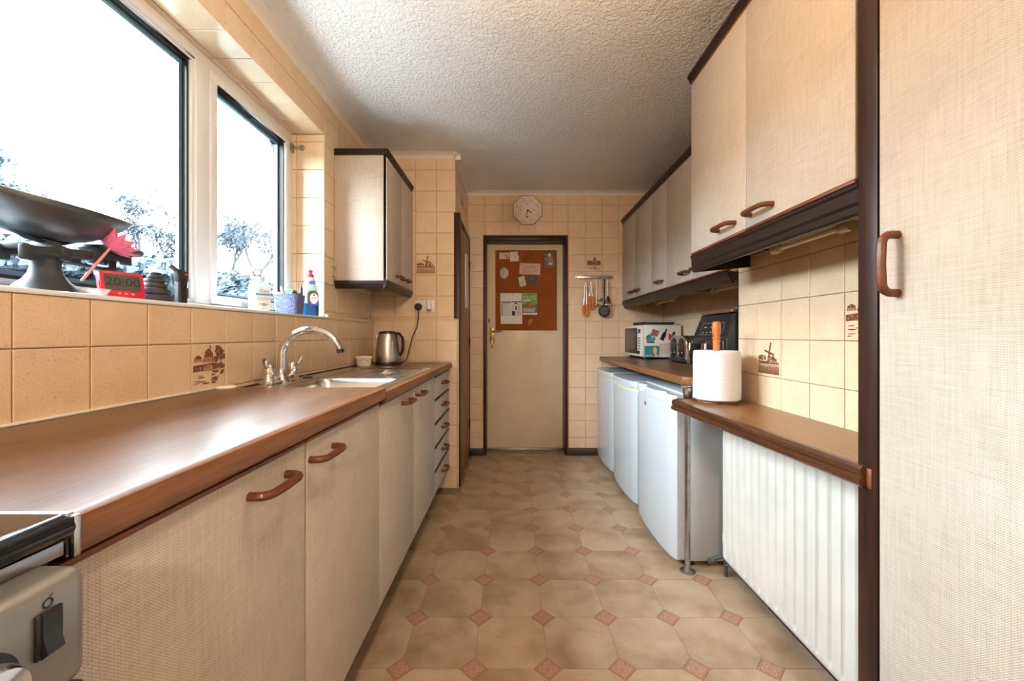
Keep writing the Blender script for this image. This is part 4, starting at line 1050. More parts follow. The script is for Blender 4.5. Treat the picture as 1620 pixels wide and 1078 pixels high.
mg = magnet('teal rectangular magnet with a portrait of a woman low on the microwave', [(C_teal, [rc(.020, .140, .018, .108)]), (C_cocoa, [[(.098,.030),(.136,.020),(.138,.085),(.126,.102),(.104,.102),(.096,.090),(.112,.080),(.116,.055)]]), (plain('face_print', (.62, .46, .20), .5), [[(.090,.075),(.096,.094),(.110,.098),(.120,.088),(.122,.060),(.112,.046),(.132,.030),(.138,.019),(.098,.019),(.104,.042),(.094,.044),(.090,.058)]]), (C_redm, [ell(.096, .056, .005, .003, 10)])])
decal('print', [rc(.026 + .012*k, .036 + .012*k, .027, .032) for k in range(5)], MR @ Vector((0, -.006, 0)), MR.to_3x3() @ Vector((1,0,0)), (0,0,1), M_paper, mg)
magnet('square pink magnet printed with handwriting beside the teal one', [(C_pinkp, [rc(.143, .228, .044, .128)]), (C_cocoa, [rc(.156 + .004*(k % 3), .214 - .005*(k % 2), .056 + .0125*k, .0585 + .0125*k) for k in range(6)])])
magnet('round seaside souvenir magnet at the left of the microwave side', [(C_blueg, [ell(.068, .168, .038, .034)]), (C_redm, [blob(.070, .160, .018), ]), (C_navy, [rc(.038, .100, .132, .142), ell(.048, .178, .012, .009)]), (C_skin, [ell(.085, .180, .009, .006)])])
magnet('small tilted brown patterned magnet near the microwave top', [(C_cocoa, [rot(rc(.078, .132, .190, .238), .105, .214, -.35)]), (C_skin, [blob(.095, .222, .010), blob(.113, .208, .011), blob(.120, .226, .006)])])
magnet('black bottle-shaped magnet in the middle of the microwave side', [(M_black, [rot([(.166,.150),(.196,.150),(.196,.205),(.187,.222),(.187,.250),(.175,.250),(.175,.222),(.166,.205)], .18, .2, -.45)]), (M_paper, [rot(rc(.168, .194, .154, .170), .18, .2, -.45)])])
magnet('red lumpy souvenir magnet at the right of the microwave side', [(C_redm, [blob(.245, .172, .026, 12, .2), blob(.262, .176, .020), rc(.218, .234, .175, .205)]), (M_black, [ell(.262, .210, .010, .013), ell(.250, .200, .007, .007)])])

# toaster
t = thing('toaster', 'black and chrome four-slot toaster between microwave and air fryer', 'toaster', (1.2, 2.93, CZ))
ty0, ty1, tx0, tx1 = 2.790, 3.090, 1.182, 1.370
b = B(); pr = [(ty0 + .008, CZ + .022), (ty0 + .004, CZ + .10)] + [(ty0 + .062 - .058*math.cos(PI/2*k/6), CZ + .128 + .062*math.sin(PI/2*k/6)) for k in range(7)] + [(ty1 - .062 + .058*math.sin(PI/2*k/6), CZ + .128 + .062*math.cos(PI/2*k/6)) for k in range(7)] + [(ty1 - .004, CZ + .10), (ty1 - .008, CZ + .022)]
b.prism(pr, 'x', tx0 + .060, tx1 - .02); b.build('shell', M_black, t)
b = B().prism([(y, z) for y, z in pr], 'x', tx0, tx0 + .0595, .010, 3); b.build('front_end', M_brush, t)
b = B().prism([(y, z) for y, z in pr], 'x', tx1 - .0195, tx1, .004, 2); b.build('rear_end', M_black, t)
b = B().box(tx0 + .04, tx1 - .035, ty0 + .055, ty0 + .085, CZ + .185, CZ + .1915, .002); b.box(tx0 + .04, tx1 - .035, ty0 + .105, ty0 + .135, CZ + .185, CZ + .1915, .002); b.box(tx0 + .04, tx1 - .035, ty1 - .135, ty1 - .105, CZ + .185, CZ + .1915, .002); b.box(tx0 + .04, tx1 - .035, ty1 - .085, ty1 - .055, CZ + .185, CZ + .1915, .002)
b.build('slot', M_blackm, t)
B().box(tx0 - .012, tx1 + .004, ty0 - .006, ty1 + .006, CZ + .006, CZ + .0225, .005).build('base', M_black, t)
b = B()
for fx in (tx0 + .02, tx1 - .02):
    for fy in (ty0 + .02, ty1 - .02): b.cyl((fx, fy, CZ), (fx, fy, CZ + .007), .012, n=10)
b.build('foot', M_blackm, t)
for yy in (ty0 + .082, ty1 - .082):
    B().prism(rrect(yy, CZ + .105, .075, .135, .035), 'x', tx0 - .007, tx0 - .0002, .002, 2).build('control_plate', M_black, t)
    B().box(tx0 - .034, tx0 - .0075, yy - .022, yy + .022, CZ + .128, CZ + .138, .004).build('lever', M_steel, t)
    B().lathe([(0, -.022), (.013, -.022), (.016, -.012), (.016, -.0075), (0, -.0075)], (tx0, yy, CZ + .066), 18, 'x').build('dial', M_chrome, t)

# air fryer
t = thing('air_fryer', 'black twin-drawer air fryer with chrome handles in the wall recess', 'air fryer', (1.18, 2.1, CZ))
ay0, ay1 = 1.915, 2.265
b = B().prism([(1.0, CZ + .012), (1.0, CZ + .175), (1.006, CZ + .185), (1.040, CZ + .298), (1.050, CZ + .304), (1.335, CZ + .304), (1.345, CZ + .294), (1.345, CZ + .012)], 'y', ay0, ay1, .008, 3); b.build('body', plain('black_satin', (.014, .015, .018), .32), t)
b = B()
for fx in (1.03, 1.31):
    for fy in (ay0 + .03, ay1 - .03): b.cyl((fx, fy, CZ), (fx, fy, CZ + .0125), .014, n=10)
b.build('foot', M_blackm, t)
nv = Vector((-.113, 0, .034)).normalized(); uv_ = Vector((0, -1, 0)); vv_ = Vector((.034, 0, .113)).normalized()
o0 = Vector((1.006, ay1 - .03, CZ + .185)) + nv*.0005
cp = B().plate([o0 + uv_*a + vv_*c for a, c in rrect(.145, .058, .285, .100, .006)], nv, .0015).build('control_panel', M_black, t)
b = B()
def fr_line(b, x0, x1, y0, y1, w=.0012):
    for r in ((x0, x1, y0, y0+w), (x0, x1, y1-w, y1), (x0, x0+w, y0, y1), (x1-w, x1, y0, y1)): b.plate([o0 + nv*.0021 + uv_*a + vv_*c for a, c in rc(*r)], nv, .0003)
fr_line(b, .03, .26, .012, .075)
for k in range(5): b.plate([o0 + nv*.0021 + uv_*a + vv_*c for a, c in rc(.05 + .042*k, .066 + .042*k, .022, .028)], nv, .0003)
for k in range(3): b.plate([o0 + nv*.0021 + uv_*a + vv_*c for a, c in rc(.06 + .07*k, .085 + .07*k, .050, .056)], nv, .0003)
b.build('panel_print', plain('panel_grey_print', (.30, .30, .32), .4), cp)
text('NINJA', .017, M_chrome, cp, o0 + uv_*.145 + vv_*.090 + nv*.0022, uv_, vv_)
for yy in (ay0 + .088, ay1 - .088):
    d = B().box(.988, .9995, yy - .080, yy + .080, CZ + .020, CZ + .170, .006, 3).build('drawer', M_black, t)
    B().box(.940, .9875, yy - .014, yy + .014, CZ + .045, CZ + .150, .006, 3).build('handle', M_blackm, d)
    B().prism([(.939, CZ + .040), (.930, CZ + .044), (.928, CZ + .100), (.932, CZ + .155), (.941, CZ + .160)], 'y', yy - .018, yy + .018, .002, 2).build('handle_trim', M_chrome, d)
tag(settle(B().prism(rrect(1.18, 2.09, .30, .33, .02), 'z', CZ + .305, CZ + .319, .003, 2).build('chopping_board', M_topx, None)), 'thin wooden board lying on top of the air fryer', 'board')

# kitchen roll
t = thing('kitchen_roll_holder', 'turned orange wooden kitchen-roll stand on the low shelf', 'holder', (.888, 1.785, SZ))
kc = (.888, 1.785, SZ)
B().lathe([(0, 0), (.078, 0), (.080, .006), (.076, .014), (0, .015)], kc, 32).build('base', M_topx, t)
B().lathe([(.014, .015), (.014, .262), (.0165, .266), (.0165, .270), (.013, .273), (.013, .276), (.0165, .279), (.0165, .284), (.013, .287), (.0135, .292), (.017, .300), (.0178, .33), (.017, .346), (.012, .353), (0, .354)], kc, 24).build('pole', M_poleor, t)
t = thing('kitchen_roll', 'thick white embossed kitchen paper roll on the wooden stand', 'paper roll', (.888, 1.785, SZ + .016))
c2 = (.888, 1.785, SZ + .016)
b = B(); n = 48; prof2 = [(.020, 0), (.091, 0), (.0945, .004), (.095, .05), (.094, .11), (.0945, .17), (.093, .206), (.089, .210), (.020, .2105), (.020, 0)]
b.lathe(prof2, c2, n); b.build('roll', M_tissue, t)
b = B().grid(lambda a, c: Vector((c2[0] + (.0955 + .010*a*a)*math.cos(-.45 + 1.35*a) , c2[1] + (.0955 + .010*a*a)*math.sin(-.45 + 1.35*a), c2[2] + .002 + .19*c*(1 - .06*a))), 12, 6)
b.build('loose_sheet', M_tissue, t, solid=.0012)

# kettle with cable, socket
t = thing('kettle', 'brushed steel jug kettle with black handle in the worktop corner', 'kettle', (-.845, 2.74, WS))
kc = (-.845, 2.74, WS)
B().lathe([(0, 0), (.084, 0), (.086, .006), (.084, .016), (.0, .018)], kc, 32).build('power_base', M_black, t)
B().lathe([(.0, .019), (.080, .019), (.081, .024), (.079, .08), (.072, .15), (.065, .196), (.062, .206), (.0, .207)], kc, 36).build('body', M_brush, t)
B().lathe([(.061, .2065), (.060, .216), (.045, .224), (.0, .226)], kc, 30).build('lid', M_black, t)
B().prism([(-.058 + kc[0], WS + .205), (-.088 + kc[0], WS + .203), (-.072 + kc[0], WS + .165), (-.064 + kc[0], WS + .150)], 'y', kc[1] - .016, kc[1] + .016, .004, 2).build('spout', M_brush, t)
B().tube([(kc[0] + .050, kc[1], WS + .208), (kc[0] + .075, kc[1], WS + .208), (kc[0] + .098, kc[1], WS + .180), (kc[0] + .102, kc[1], WS + .14), (kc[0] + .098, kc[1], WS + .09), (kc[0] + .080, kc[1], WS + .062)], [(.010, .014)]*6, 10).build('handle', M_black, t)
B().box(kc[0] + .046, kc[0] + .052, kc[1] - .062, kc[1] - .056, WS + .08, WS + .16, .002).build('water_gauge', M_white_paint, t)
def ppx(px, py, y): return (px - VPX)*y/F_PX, CAM_H - (py - VPY)*y/F_PX
x0, z1 = ppx(656.5, 475.5, YPU); x1, z0 = ppx(688, 494.5, YPU)
so = thing('wall_socket', 'white double wall socket on the tiled pier', 'socket', ((x0+x1)/2, YPU, z0))
B().box(x0, x1, YPU - .010, YPU + .0005, z0, z1, .003).build('faceplate', M_socket, so)
for k in (.27, .73):
    B().box(x0 + (x1-x0)*k - .008, x0 + (x1-x0)*k + .008, YPU - .013, YPU - .0095, z1 - .026, z1 - .008, .001).build('switch', M_white, so)
pcx, pcz = ppx(663, 486, YPU)
pl = thing('plug', 'black three-pin plug with the kettle cable in the wall socket', 'plug', (pcx, YPU - .02, pcz))
B().lathe([(0, -.045), (.018, -.044), (.026, -.036), (.027, -.0105), (0, -.0105)], (pcx, YPU, pcz), 20, 'y').build('plug_body', M_black, pl)
B().tube([(pcx, YPU - .028, pcz - .02), (pcx + .002, YPU - .03, pcz - .06), (pcx - .002, YPU - .05, pcz - .14), (pcx - .03, YPU - .08, pcz - .22), (pcx - .06, YPU - .12, WS + .025), (pcx - .085, YPU - .17, WS + .008), (-.760, 2.765, WS + .007)], .004, 8).build('flex', M_cable, pl)
fx, fz = ppx(680, 486, YPU)
t = thing('air_freshener', 'white plug-in air freshener beside the black plug', 'air freshener', (fx, YPU - .03, fz - .03))
B().lathe([(.020, -.018), (.023, .0), (.020, .035), (.016, .050), (0, .051)], (fx, YPU - .036, fz), 20).build('casing', M_white, t)
B().lathe([(0, -.034), (.014, -.034), (.017, -.026), (.017, -.018), (0, -.018)], (fx, YPU - .036, fz), 18).build('oil_bottle', make_clear('amber_oil', (.60, .42, .10), .05, .7), t)
B().box(fx - .012, fx + .012, YPU - .022, YPU - .0105, fz - .012, fz + .02, .002).build('adapter', M_white, t)
# bowl
t = thing('ceramic_pot', 'small cream ceramic pot with brown leaf band beside the kettle', 'pot', (-.953, 2.60, WS))
pc = (-.953, 2.60, WS)
B().lathe([(0, 0), (.040, 0), (.043, .006), (.050, .045), (.055, .058), (.053, .062), (.050, .058), (.044, .02), (0, .014)], pc, 28).build('pot_body', M_ceram, t)
b = B()
for k in range(16):
    a = 2*PI*k/16; rr = .0498; zz = WS + .042 + .005*math.sin(k*2.1)
    b.ball((pc[0] + rr*math.cos(a), pc[1] + rr*math.sin(a), zz), .0045, .0045, .003, 7, 5)
b.build('leaf_band', plain('brown_glaze', (.25, .10, .05), .3), t)

# ------------------------------------------------------------------ things on the end wall and door
ck = thing('wall_clock', 'octagonal cream china wall clock above the door', 'clock', (ppx(834.5, 333, YB)[0], YB, ppx(834.5, 356, YB)[1]))
cx, cz = ppx(834.5, 333.3, YB)
def octring(b, prof):
    prev = None
    for r, d in prof:
        ring = [b.bm.verts.new((cx + r*math.cos(PI/8 + k*PI/4), YB - d, cz + r*math.sin(PI/8 + k*PI/4))) for k in range(8)]
        if prev:
            for k in range(8): b.bm.faces.new((prev[k], prev[(k+1) % 8], ring[(k+1) % 8], ring[k]))
        prev = ring
    b.bm.faces.new(prev); return b
octring(B(), [(.126, .001), (.138, .012), (.139, .016), (.134, .020), (.102, .016), (.086, .007), (.084, .0068), (.082, .0078), (.080, .0072)]).build('plate', M_ceram, ck, ang=.2)
b = B(); prev = None
for r, d in ((.126, .0005), (.142, .010), (.1440, .0135), (.1380, .0165)):
    ring = [b.bm.verts.new((cx + r*math.cos(PI/8 + k*PI/4), YB - d, cz + r*math.sin(PI/8 + k*PI/4))) for k in range(8)]
    if prev:
        for k in range(8): b.bm.faces.new((prev[k], prev[(k+1) % 8], ring[(k+1) % 8], ring[k]))
    prev = ring
b.build('rim', plain('brown_rim', (.09, .05, .03), .3), ck, ang=.2)
b = B(); rr_ = random.Random(4)
for k in range(60):
    a = 2*PI*k/60 + rr_.uniform(-.04, .04); r = rr_.choice((.108, .114, .120, .116)) ; 
    y_ = YB - (.016 + (.020 - .016)*(r - .102)/.032) - .0004
    b.ball((cx + r*math.cos(a), y_, cz + r*math.sin(a)), rr_.uniform(.0035, .0062), .0009, rr_.uniform(.0035, .006), 6, 4)
b.build('flower_border', plain('rust_glaze', (.30, .12, .06), .3), ck)
b = B()
for k in range(46):
    a = 2*PI*k/46; r = .094; b.ball((cx + r*math.cos(a), YB - .0118, cz + r*math.sin(a)), rr_.uniform(.004, .007), .0014, rr_.uniform(.003, .006), 6, 4)
b.build('leaf_border', M_greenpaint, ck)
b = B()
for k in range(12):
    a = PI/2 - k*PI/6; l = .016 if k % 3 == 0 else .009; q = rq(cx, cz, .070, .009 if k % 3 == 0 else .004, a, .070 - l)
    b.plate([(p[0], YB - .0088, p[1]) for p in q], (0, -1, 0), .0005)
b.build('hour_mark', M_gold, ck)
for nm, a, l, w in (('hour_hand', -math.radians(33), .050, .011), ('minute_hand', -math.radians(99), .080, .008)):
    q = [(cx + math.cos(a)*l*s - math.sin(a)*w*v, cz + math.sin(a)*l*s + math.cos(a)*w*v) for s, v in ((-.12, 0), (.1, .5), (.65, .25), (.75, .6), (1, 0), (.75, -.6), (.65, -.25), (.1, -.5))]
    B().plate([(p[0], YB - (.0105 if nm[0] == 'h' else .012), p[1]) for p in q], (0, -1, 0), .0008).build(nm, M_ink, ck, flat=True)
B().cyl((cx, YB - .0085, cz), (cx, YB - .015, cz), .006, n=14).build('hand_boss', M_ink, ck)

# utensil rail
rx0, rz = ppx(909.5, 439, YB); rx1, _ = ppx(969.5, 439, YB)
rl = thing('utensil_rail', 'slim steel utensil rail with hooks on the tiled end wall', 'rail', ((rx0+rx1)/2, YB, rz))
B().box(rx0, rx1, YB - .020, YB - .0145, rz - .013, rz + .013, .002).build('bar', M_brush, rl)
b = B()
for xx in (rx0 + .012, rx1 - .012): b.cyl((xx, YB, rz), (xx, YB - .0225, rz), .0075, n=12)
b.build('mount', M_steel, rl)
def hookx(px): return ppx(px, 0, YB - .03)[0]
HX = [926, 935, 944, 949, 955, 962]
for px in HX:
    xx = hookx(px); B().tube([(xx, YB - .0205, rz + .006), (xx, YB - .026, rz + .002), (xx, YB - .027, rz - .014), (xx, YB - .033, rz - .021), (xx, YB - .039, rz - .016)], .002, 6).build('hook', M_steel, rl)
YU = YB - .034
def uz(py): return ppx(0, py, YU)[1]
M_tong = plain('orange_silicone', (.62, .18, .03), .4)
def tongs(label, px, py0, py1, spread, half):
    xx = hookx(px); z0, z1 = uz(py0), uz(py1); zm = z0 + (z1 - z0)*half
    t = thing('tongs', label, 'tongs', (xx, YU, z1), 'utensils on the rail')
    for s in (-1, 1):
        b = B().tube([(xx + s*.003, YU, z0), (xx + s*.008, YU, z0 - .03), (xx + s*spread*.6, YU, z0 + (zm-z0)*.6), (xx + s*spread, YU, zm)], [(.005, .004), (.006, .004), (.0065, .005), (.0065, .006)], 8); b.build('arm', M_steel, t)
        b = B().tube([(xx + s*spread, YU, zm), (xx + s*(spread + .005), YU, (zm*2+z1)/3), (xx + s*(spread + .004), YU - .004, (zm+2*z1)/3), (xx + s*spread*.7, YU - .002, z1)], [(.009, .008), (.012, .014), (.012, .015), (.006, .008)], 10); b.build('grip_head', M_tong, t)
    B().tube([(xx - .006, YU, z0 + .004), (xx, YU, z0 + .012), (xx + .006, YU, z0 + .004)], .0028, 6).build('ring', M_gold, t)
tongs('large steel tongs with orange tips, leftmost on the utensil rail', 926, 447, 501, .014, .66)
tongs('smaller steel tongs with orange grips, second on the utensil rail', 935, 447, 490, .012, .5)
def ladle(label, px, py1, r):
    xx = hookx(px); z0, z1 = uz(444), uz(py1)
    t = thing('ladle', label, 'ladle', (xx, YU, z1 - r), 'utensils on the rail')
    B().tube([(xx, YU, z0), (xx, YU, z0 - .05), (xx + .001, YU, (z0+z1)/2), (xx + .002, YU, z1 + .005)], [(.0055, .002), (.0042, .002), (.0038, .002), (.005, .002)], 8).build('handle', M_brush, t)
    B().lathe([(r, .0), (r*.93, -r*.45), (r*.6, -r*.85), (.0, -r), (.0, -r+.002), (r*.57, -r*.8), (r*.88, -r*.42), (r*.95, 0), (r, 0)], (xx + .002, YU + .002, z1), 22, sy=.5).build('bowl', M_steel, t)
ladle('steel ladle with round bowl, third on the utensil rail', 943.5, 481, .026)
ladle('steel serving spoon behind the ladle, fourth on the utensil rail', 949, 472.5, .025)
xx = hookx(955); z0 = uz(442); YS = YU - .018
t = thing('slotted_spoon', 'black plastic slotted spoon with round head on the utensil rail', 'spoon', (xx, YS, uz(502)), 'utensils on the rail')
zc = uz(492.5)
B().tube([(xx, YS, z0), (xx, YS, z0 - .03), (xx, YS, (z0+zc)/2), (xx, YS, zc + .05)], [(.011, .004), (.011, .004), (.009, .004), (.010, .004)], 10).build('handle', M_black, t)
b = B().prism(ell(xx, zc, .0535, .056, 28), 'y', YS - .006, YS + .002, .002, 1); b.build('head', M_black, t)
b = B()
for r_ in range(4):
    for k in range(-3, 4):
        px_, pz_ = xx + k*.011, zc + .026 - r_*.018
        if math.hypot(px_ - xx, pz_ - zc) < .043: b.box(px_ - .0028, px_ + .0028, YS - .0072, YS - .0058, pz_ - .005, pz_ + .005)
b.build('slot', plain('slot_grey', (.25, .22, .19), .6), t)
xx = hookx(962); z0 = uz(445)
t = thing('potato_masher', 'steel and black wire masher, rightmost on the utensil rail', 'masher', (xx, YU, uz(484)), 'utensils on the rail')
B().tube([(xx, YU, z0), (xx, YU, z0 - .03), (xx, YU, uz(468))], [(.009, .003), (.008, .003), (.007, .003)], 8).build('handle', M_brush, t)
for k in range(5):
    x2 = xx + (k-2)*.014; B().tube([(xx, YU, uz(468) + .004), (xx + (x2-xx)*.55, YU - .001, (uz(468)+uz(481))/2), (x2, YU - .002, uz(481))], .0028, 6).build('wire', M_black, t)
b = B()
for k in range(9): b.box(xx - .038 + k*.0085, xx - .033 + k*.0085, YU - .030, YU + .012, uz(484), uz(483), 0)
b.box(xx - .038, xx + .036, YU - .008, YU - .002, uz(484) - .002, uz(481), .001); b.build('press_plate', M_steel, t)

# cork board and what is pinned to it
YC = YD - .012
def cp_(px, py, y=YC): return ppx(px, py, y)
bx0, bz1 = cp_(783.6, 396.0); bx1, bz0 = cp_(881.0, 523.0); _, bzm = cp_(0, 460)
cbd = thing('cork_board', 'large orange-brown cork pin board in two panels on the painted door', 'pin board', ((bx0+bx1)/2, YD - .006, bz0))
for z0, z1 in ((bzm + .002, bz1), (bz0, bzm - .002)):
    pnl = B().box(bx0 + .004, bx1 - .004, YC + .002, YD - .0005, z0 + .004, z1 - .004).build('cork_panel', M_cork, cbd)
    b = B().box(bx0, bx1, YC - .001, YD - .0005, z0, z0 + .008, .001); b.box(bx0, bx1, YC - .001, YD - .0005, z1 - .008, z1, .001); b.box(bx0, bx0 + .008, YC - .001, YD - .0005, z0 + .008, z1 - .008, .001); b.box(bx1 - .008, bx1, YC - .001, YD - .0005, z0 + .008, z1 - .008, .001)
    b.build('panel_edge', M_cork, pnl)
b = B().plate([(p[0], YC + .0019, p[1]) for p in [cp_(835,516), cp_(836.5,507), cp_(839.5,504), cp_(843,505.5), cp_(842,510), cp_(837.5,514.5)]], (0, -1, 0), .0003); b.build('torn_patch', plain('torn_cork', (.46, .19, .07), .9), cbd)
def sheet(name, label, cat, quad, mat, y=YC, th=.0012):
    o = B().plate([(*[cp_(px, py, y)[0]], y, cp_(px, py, y)[1]) for px, py in quad], (0, -1, 0), th).build(name, mat, None, flat=True); settle(o); tag(o, label, cat, 'papers pinned to the cork board'); return o
def onto(o, name, polys, mat, y, th=.0003):
    b = B()
    for p in polys: b.plate([(cp_(px, py, y)[0], y, cp_(px, py, y)[1]) for px, py in p], (0, -1, 0), th)
    return b.build(name, mat, o, flat=True, weld=False)
def R4(x0, x1, y0, y1): return [(x0, y1), (x1, y1), (x1, y0), (x0, y0)]
def pin(o, px, py, y, mat=None):
    x, z = cp_(px, py, y); B().lathe([(0, -.008), (.004, -.007), (.0045, -.003), (.002, 0), (0, 0)], (x, y, z), 10, 'y').build('pin', mat or M_ink, o)
U_, V_ = (1, 0, 0), (0, 0, 1)
def wtext(o, s, size, px, py, mat, y, sx=1.0):
    x, z = cp_(px, py, y); return text(s, size, mat, o, (x, y, z), U_, V_, sx=sx)
C_card = plain('cream_card', (.72, .60, .46), .7); C_card2 = plain('white_card', (.74, .68, .60), .7)
o = sheet('business_card', 'cream business card with dark mark, top left of the cork board', 'card', R4(790.2, 804.8, 400, 410), C_card)
onto(o, 'print', [ [(801.0 + 1.9*math.cos(a*.6), 404 + 1.5*math.sin(a*.6)) for a in range(10)]], M_inkgrey, YC - .0014); onto(o, 'print', [R4(800, 804, 406, 408)], M_inkred, YC - .0014); pin(o, 797.6, 403.5, YC - .0013)
o = sheet('note_card', 'pair of white appointment cards pinned together, top of the cork board', 'card', [(807, 414), (821, 413.5), (821, 405), (819.2, 405), (819, 398.2), (806, 399), (806.3, 408)], C_card2)
onto(o, 'print', [R4(807.5, 817.5, 400.5 + 2*k, 401.1 + 2*k) for k in range(4)], C_card, YC - .0014); pin(o, 814.7, 406.3, YC - .0013)
o = sheet('photograph', 'dark snapshot photo pinned at the top right of the cork board', 'photo', [(862, 424.2), (877.8, 423.2), (876.8, 399), (860.6, 400.2)], plain('photo_dark', (.025, .032, .045), .35))
onto(o, 'image', [[(867, 420), (874, 420), (876, 412), (872, 403), (868, 402), (866, 410)]], plain('photo_rust', (.30, .10, .07), .4), YC - .0014); onto(o, 'image', [ell(869.5, 403.5, 2.4, 3.2, 12), R4(868, 874, 416, 419)], plain('photo_pale', (.60, .50, .42), .4), YC - .0018); onto(o, 'image', [R4(861.8, 864.5, 408, 412), R4(862.5, 866, 403, 404.5)], plain('photo_teal', (.08, .18, .17), .4), YC - .0014)
o = sheet('photograph', 'oval photo of pale figures pinned at the left of the cork board', 'photo', [(797.5 + 7*math.cos(2*PI*k/24), 432.3 + 9.6*math.sin(2*PI*k/24)) for k in range(24)][::-1], plain('oval_dark', (.06, .045, .055), .3))
onto(o, 'image', [[(796, 438), (800.5, 438), (800, 428), (798, 425), (796.2, 428)], ell(793.7, 432, 1.6, 4.5, 12), ell(802.2, 432, 1.2, 5, 12)], plain('oval_pale', (.55, .36, .26), .4), YC - .0014)
o = sheet('note_card', 'small tilted white card with green edge in the middle of the cork board', 'card', [(822.6, 455.2), (833.3, 452.2), (829.6, 435.6), (818.7, 438.8)], plain('green_edge', (.20, .32, .06), .6)); onto(o, 'print', [[(823, 453.9), (832.3, 451.2), (829, 437), (819.8, 439.8)]], C_card2, YC - .0014); onto(o, 'print', [[(823.5, 450), (829.5, 448.4), (829.3, 447.4), (823.2, 449)], [(822.7, 447), (828.7, 445.4), (828.5, 444.8), (822.5, 446.2)]], M_inkgrey, YC - .0018); pin(o, 825.5, 440.8, YC - .0019)
o = sheet('note_card', 'dark slate-blue torn card in the middle of the cork board', 'card', [(835.5, 449.8), (848, 450), (848.3, 444.2), (850.6, 444), (850.3, 437.4), (842, 438), (834.2, 437.6)], plain('slate_card', (.055, .075, .095), .6)); onto(o, 'print', [R4(839, 844, 439.6, 440.4), R4(837.5, 845, 441.2, 441.8)], M_inkgrey, YC - .0014); pin(o, 841.5, 440, YC - .0015)
# hanging sign
sg = thing('hanging_sign', 'small pink lettered wooden sign hung by a string on the cork board', 'sign', (cp_(838, 434.5)[0], YC - .004, cp_(0, 434.8)[1]))
C_sign = plain('pink_sign', (.68, .46, .36), .6); q = [(821.4, 434.0), (854.2, 435.2), (855.0, 417.8), (822.2, 416.4)]
B().plate([(cp_(a, c)[0], YC - .001, cp_(a, c)[1]) for a, c in q], (0, -1, 0), .005).build('board', C_sign, sg)
B().tube([(cp_(826, 416)[0], YC - .004, cp_(0, 417.5)[1]), (cp_(838, 395)[0], YC - .003, cp_(0, 395.3)[1]), (cp_(850, 417)[0], YC - .004, cp_(0, 418)[1])], .0016, 6).build('string', M_ink, sg)
u = Vector((1, 0, -.036)); v = Vector((.036, 0, 1)); ys = YC - .0065
def st(s, size, px, py, m, sx=1.0):
    x, z = cp_(px, py, ys); text(s, size, m, sg, (x, ys, z), u, v, sx=sx)
st('EVERY SNACK', .014, 838.3, 419.8, M_inkred); st('YOU MAKE', .022, 838.2, 423.0, M_ink, 1.0); st('EVERY MEAL YOU BAKE', .0125, 838.2, 426.4, M_inkred); st("& EVERY BITE YOU TAKE", .0125, 838.1, 429.4, M_ink); st("I'LL BE WATCHING YOU", .0125, 838.0, 432.2, M_inkred)
for px, py in ((824.6, 419), (852.2, 420.6)): pin(sg, px, py, YC - .006)
b = B()
for px, py in ((828.5, 420.2), (848.3, 420.9), (827, 426.2), (850, 427)): x, z = cp_(px, py); b.plate([(x + .006*math.cos(k*PI/4), ys - .0002, z + .005*math.sin(k*PI/4)) for k in range(8)][::-1], (0, -1, 0), .0003)
b.build('roses', M_inkred, sg, flat=True)
o = sheet('calendar_sheet', 'white bin collection calendar sheet pinned on the lower cork panel', 'paper', [(792.2, 512.6), (826.5, 512.8), (825.2, 464.2), (791.4, 464.2)], M_paper)
yy = YC - .0014
onto(o, 'print', [R4(793.2, 808, 477.0, 499.5)], M_inkgrey, yy); onto(o, 'print', [R4(795.4 + 2.7*k, 797.4 + 2.7*k, 480, 499) for k in range(4)] + [R4(806.2, 808, 480, 499)], M_paper, yy - .0004)
onto(o, 'print', [R4(808.8, 825, 477, 478.6), ell(816, 480.3, 2.6, 1.2, 12), R4(815.2, 817.5, 484, 491), R4(809.4, 815.2, 492.4, 493.4), [(810, 499.6), (814.6, 499.6), (815, 493.4), (809.6, 493.4)]], M_ink, yy)
onto(o, 'print', [R4(809.5, 813.5, 481.5 + 1.5*k, 482 + 1.5*k) for k in range(6)] + [R4(818.5, 823.5, 481.5 + 1.5*k, 482 + 1.5*k) for k in range(8)] + [R4(816.5, 824, 492.5 + 1.4*k, 493.1 + 1.4*k) for k in range(5)], M_inkgrey, yy)
pin(o, 810.4, 465.8, yy)
o = sheet('leaflet', 'green food waste collections leaflet pinned beside the calendar sheet', 'leaflet', [(826.6, 498.0), (850.2, 498.0), (849.6, 463.9), (825.6, 464.0)], plain('leaflet_green', (.16, .36, .025), .5))
onto(o, 'image', [R4(826.8, 850, 482, 495)], plain('leaflet_dark', (.09, .085, .075), .5), yy); onto(o, 'image', [R4(826.8, 850.2, 495, 498)], M_paper, yy)
onto(o, 'image', [[(828, 493.8), (846, 493.8), (847, 487.5), (827.5, 488)]], plain('leaflet_grey', (.42, .42, .40), .5), yy - .0004); onto(o, 'image', [blob(833, 487.5, 3.2, 10, .3, 1.6), blob(839.5, 483.8, 4.2, 10, .3, 2.2), blob(843, 488, 2.5, 8, .3, 1.2)], plain('leaflet_food', (.50, .11, .04), .5), yy - .0008); onto(o, 'image', [ell(845.3, 488.2, 2, 2, 12)], plain('leaflet_lime', (.30, .50, .06), .5), yy - .0012)
onto(o, 'image', [R4(827.4, 839, 474.6, 476.6)], M_paper, yy); wtext(o, 'FOOD WASTE', .021, 837.6, 469.6, M_paper, yy - .0002, .95); wtext(o, 'COLLECTIONS', .021, 838.0, 472.7, M_paper, yy - .0002, .92)
onto(o, 'image', [blob(835.5, 479, 2.6, 8, .3, 2)], plain('leaflet_brown', (.20, .10, .04), .5), yy - .0004); pin(o, 837, 466.4, yy)

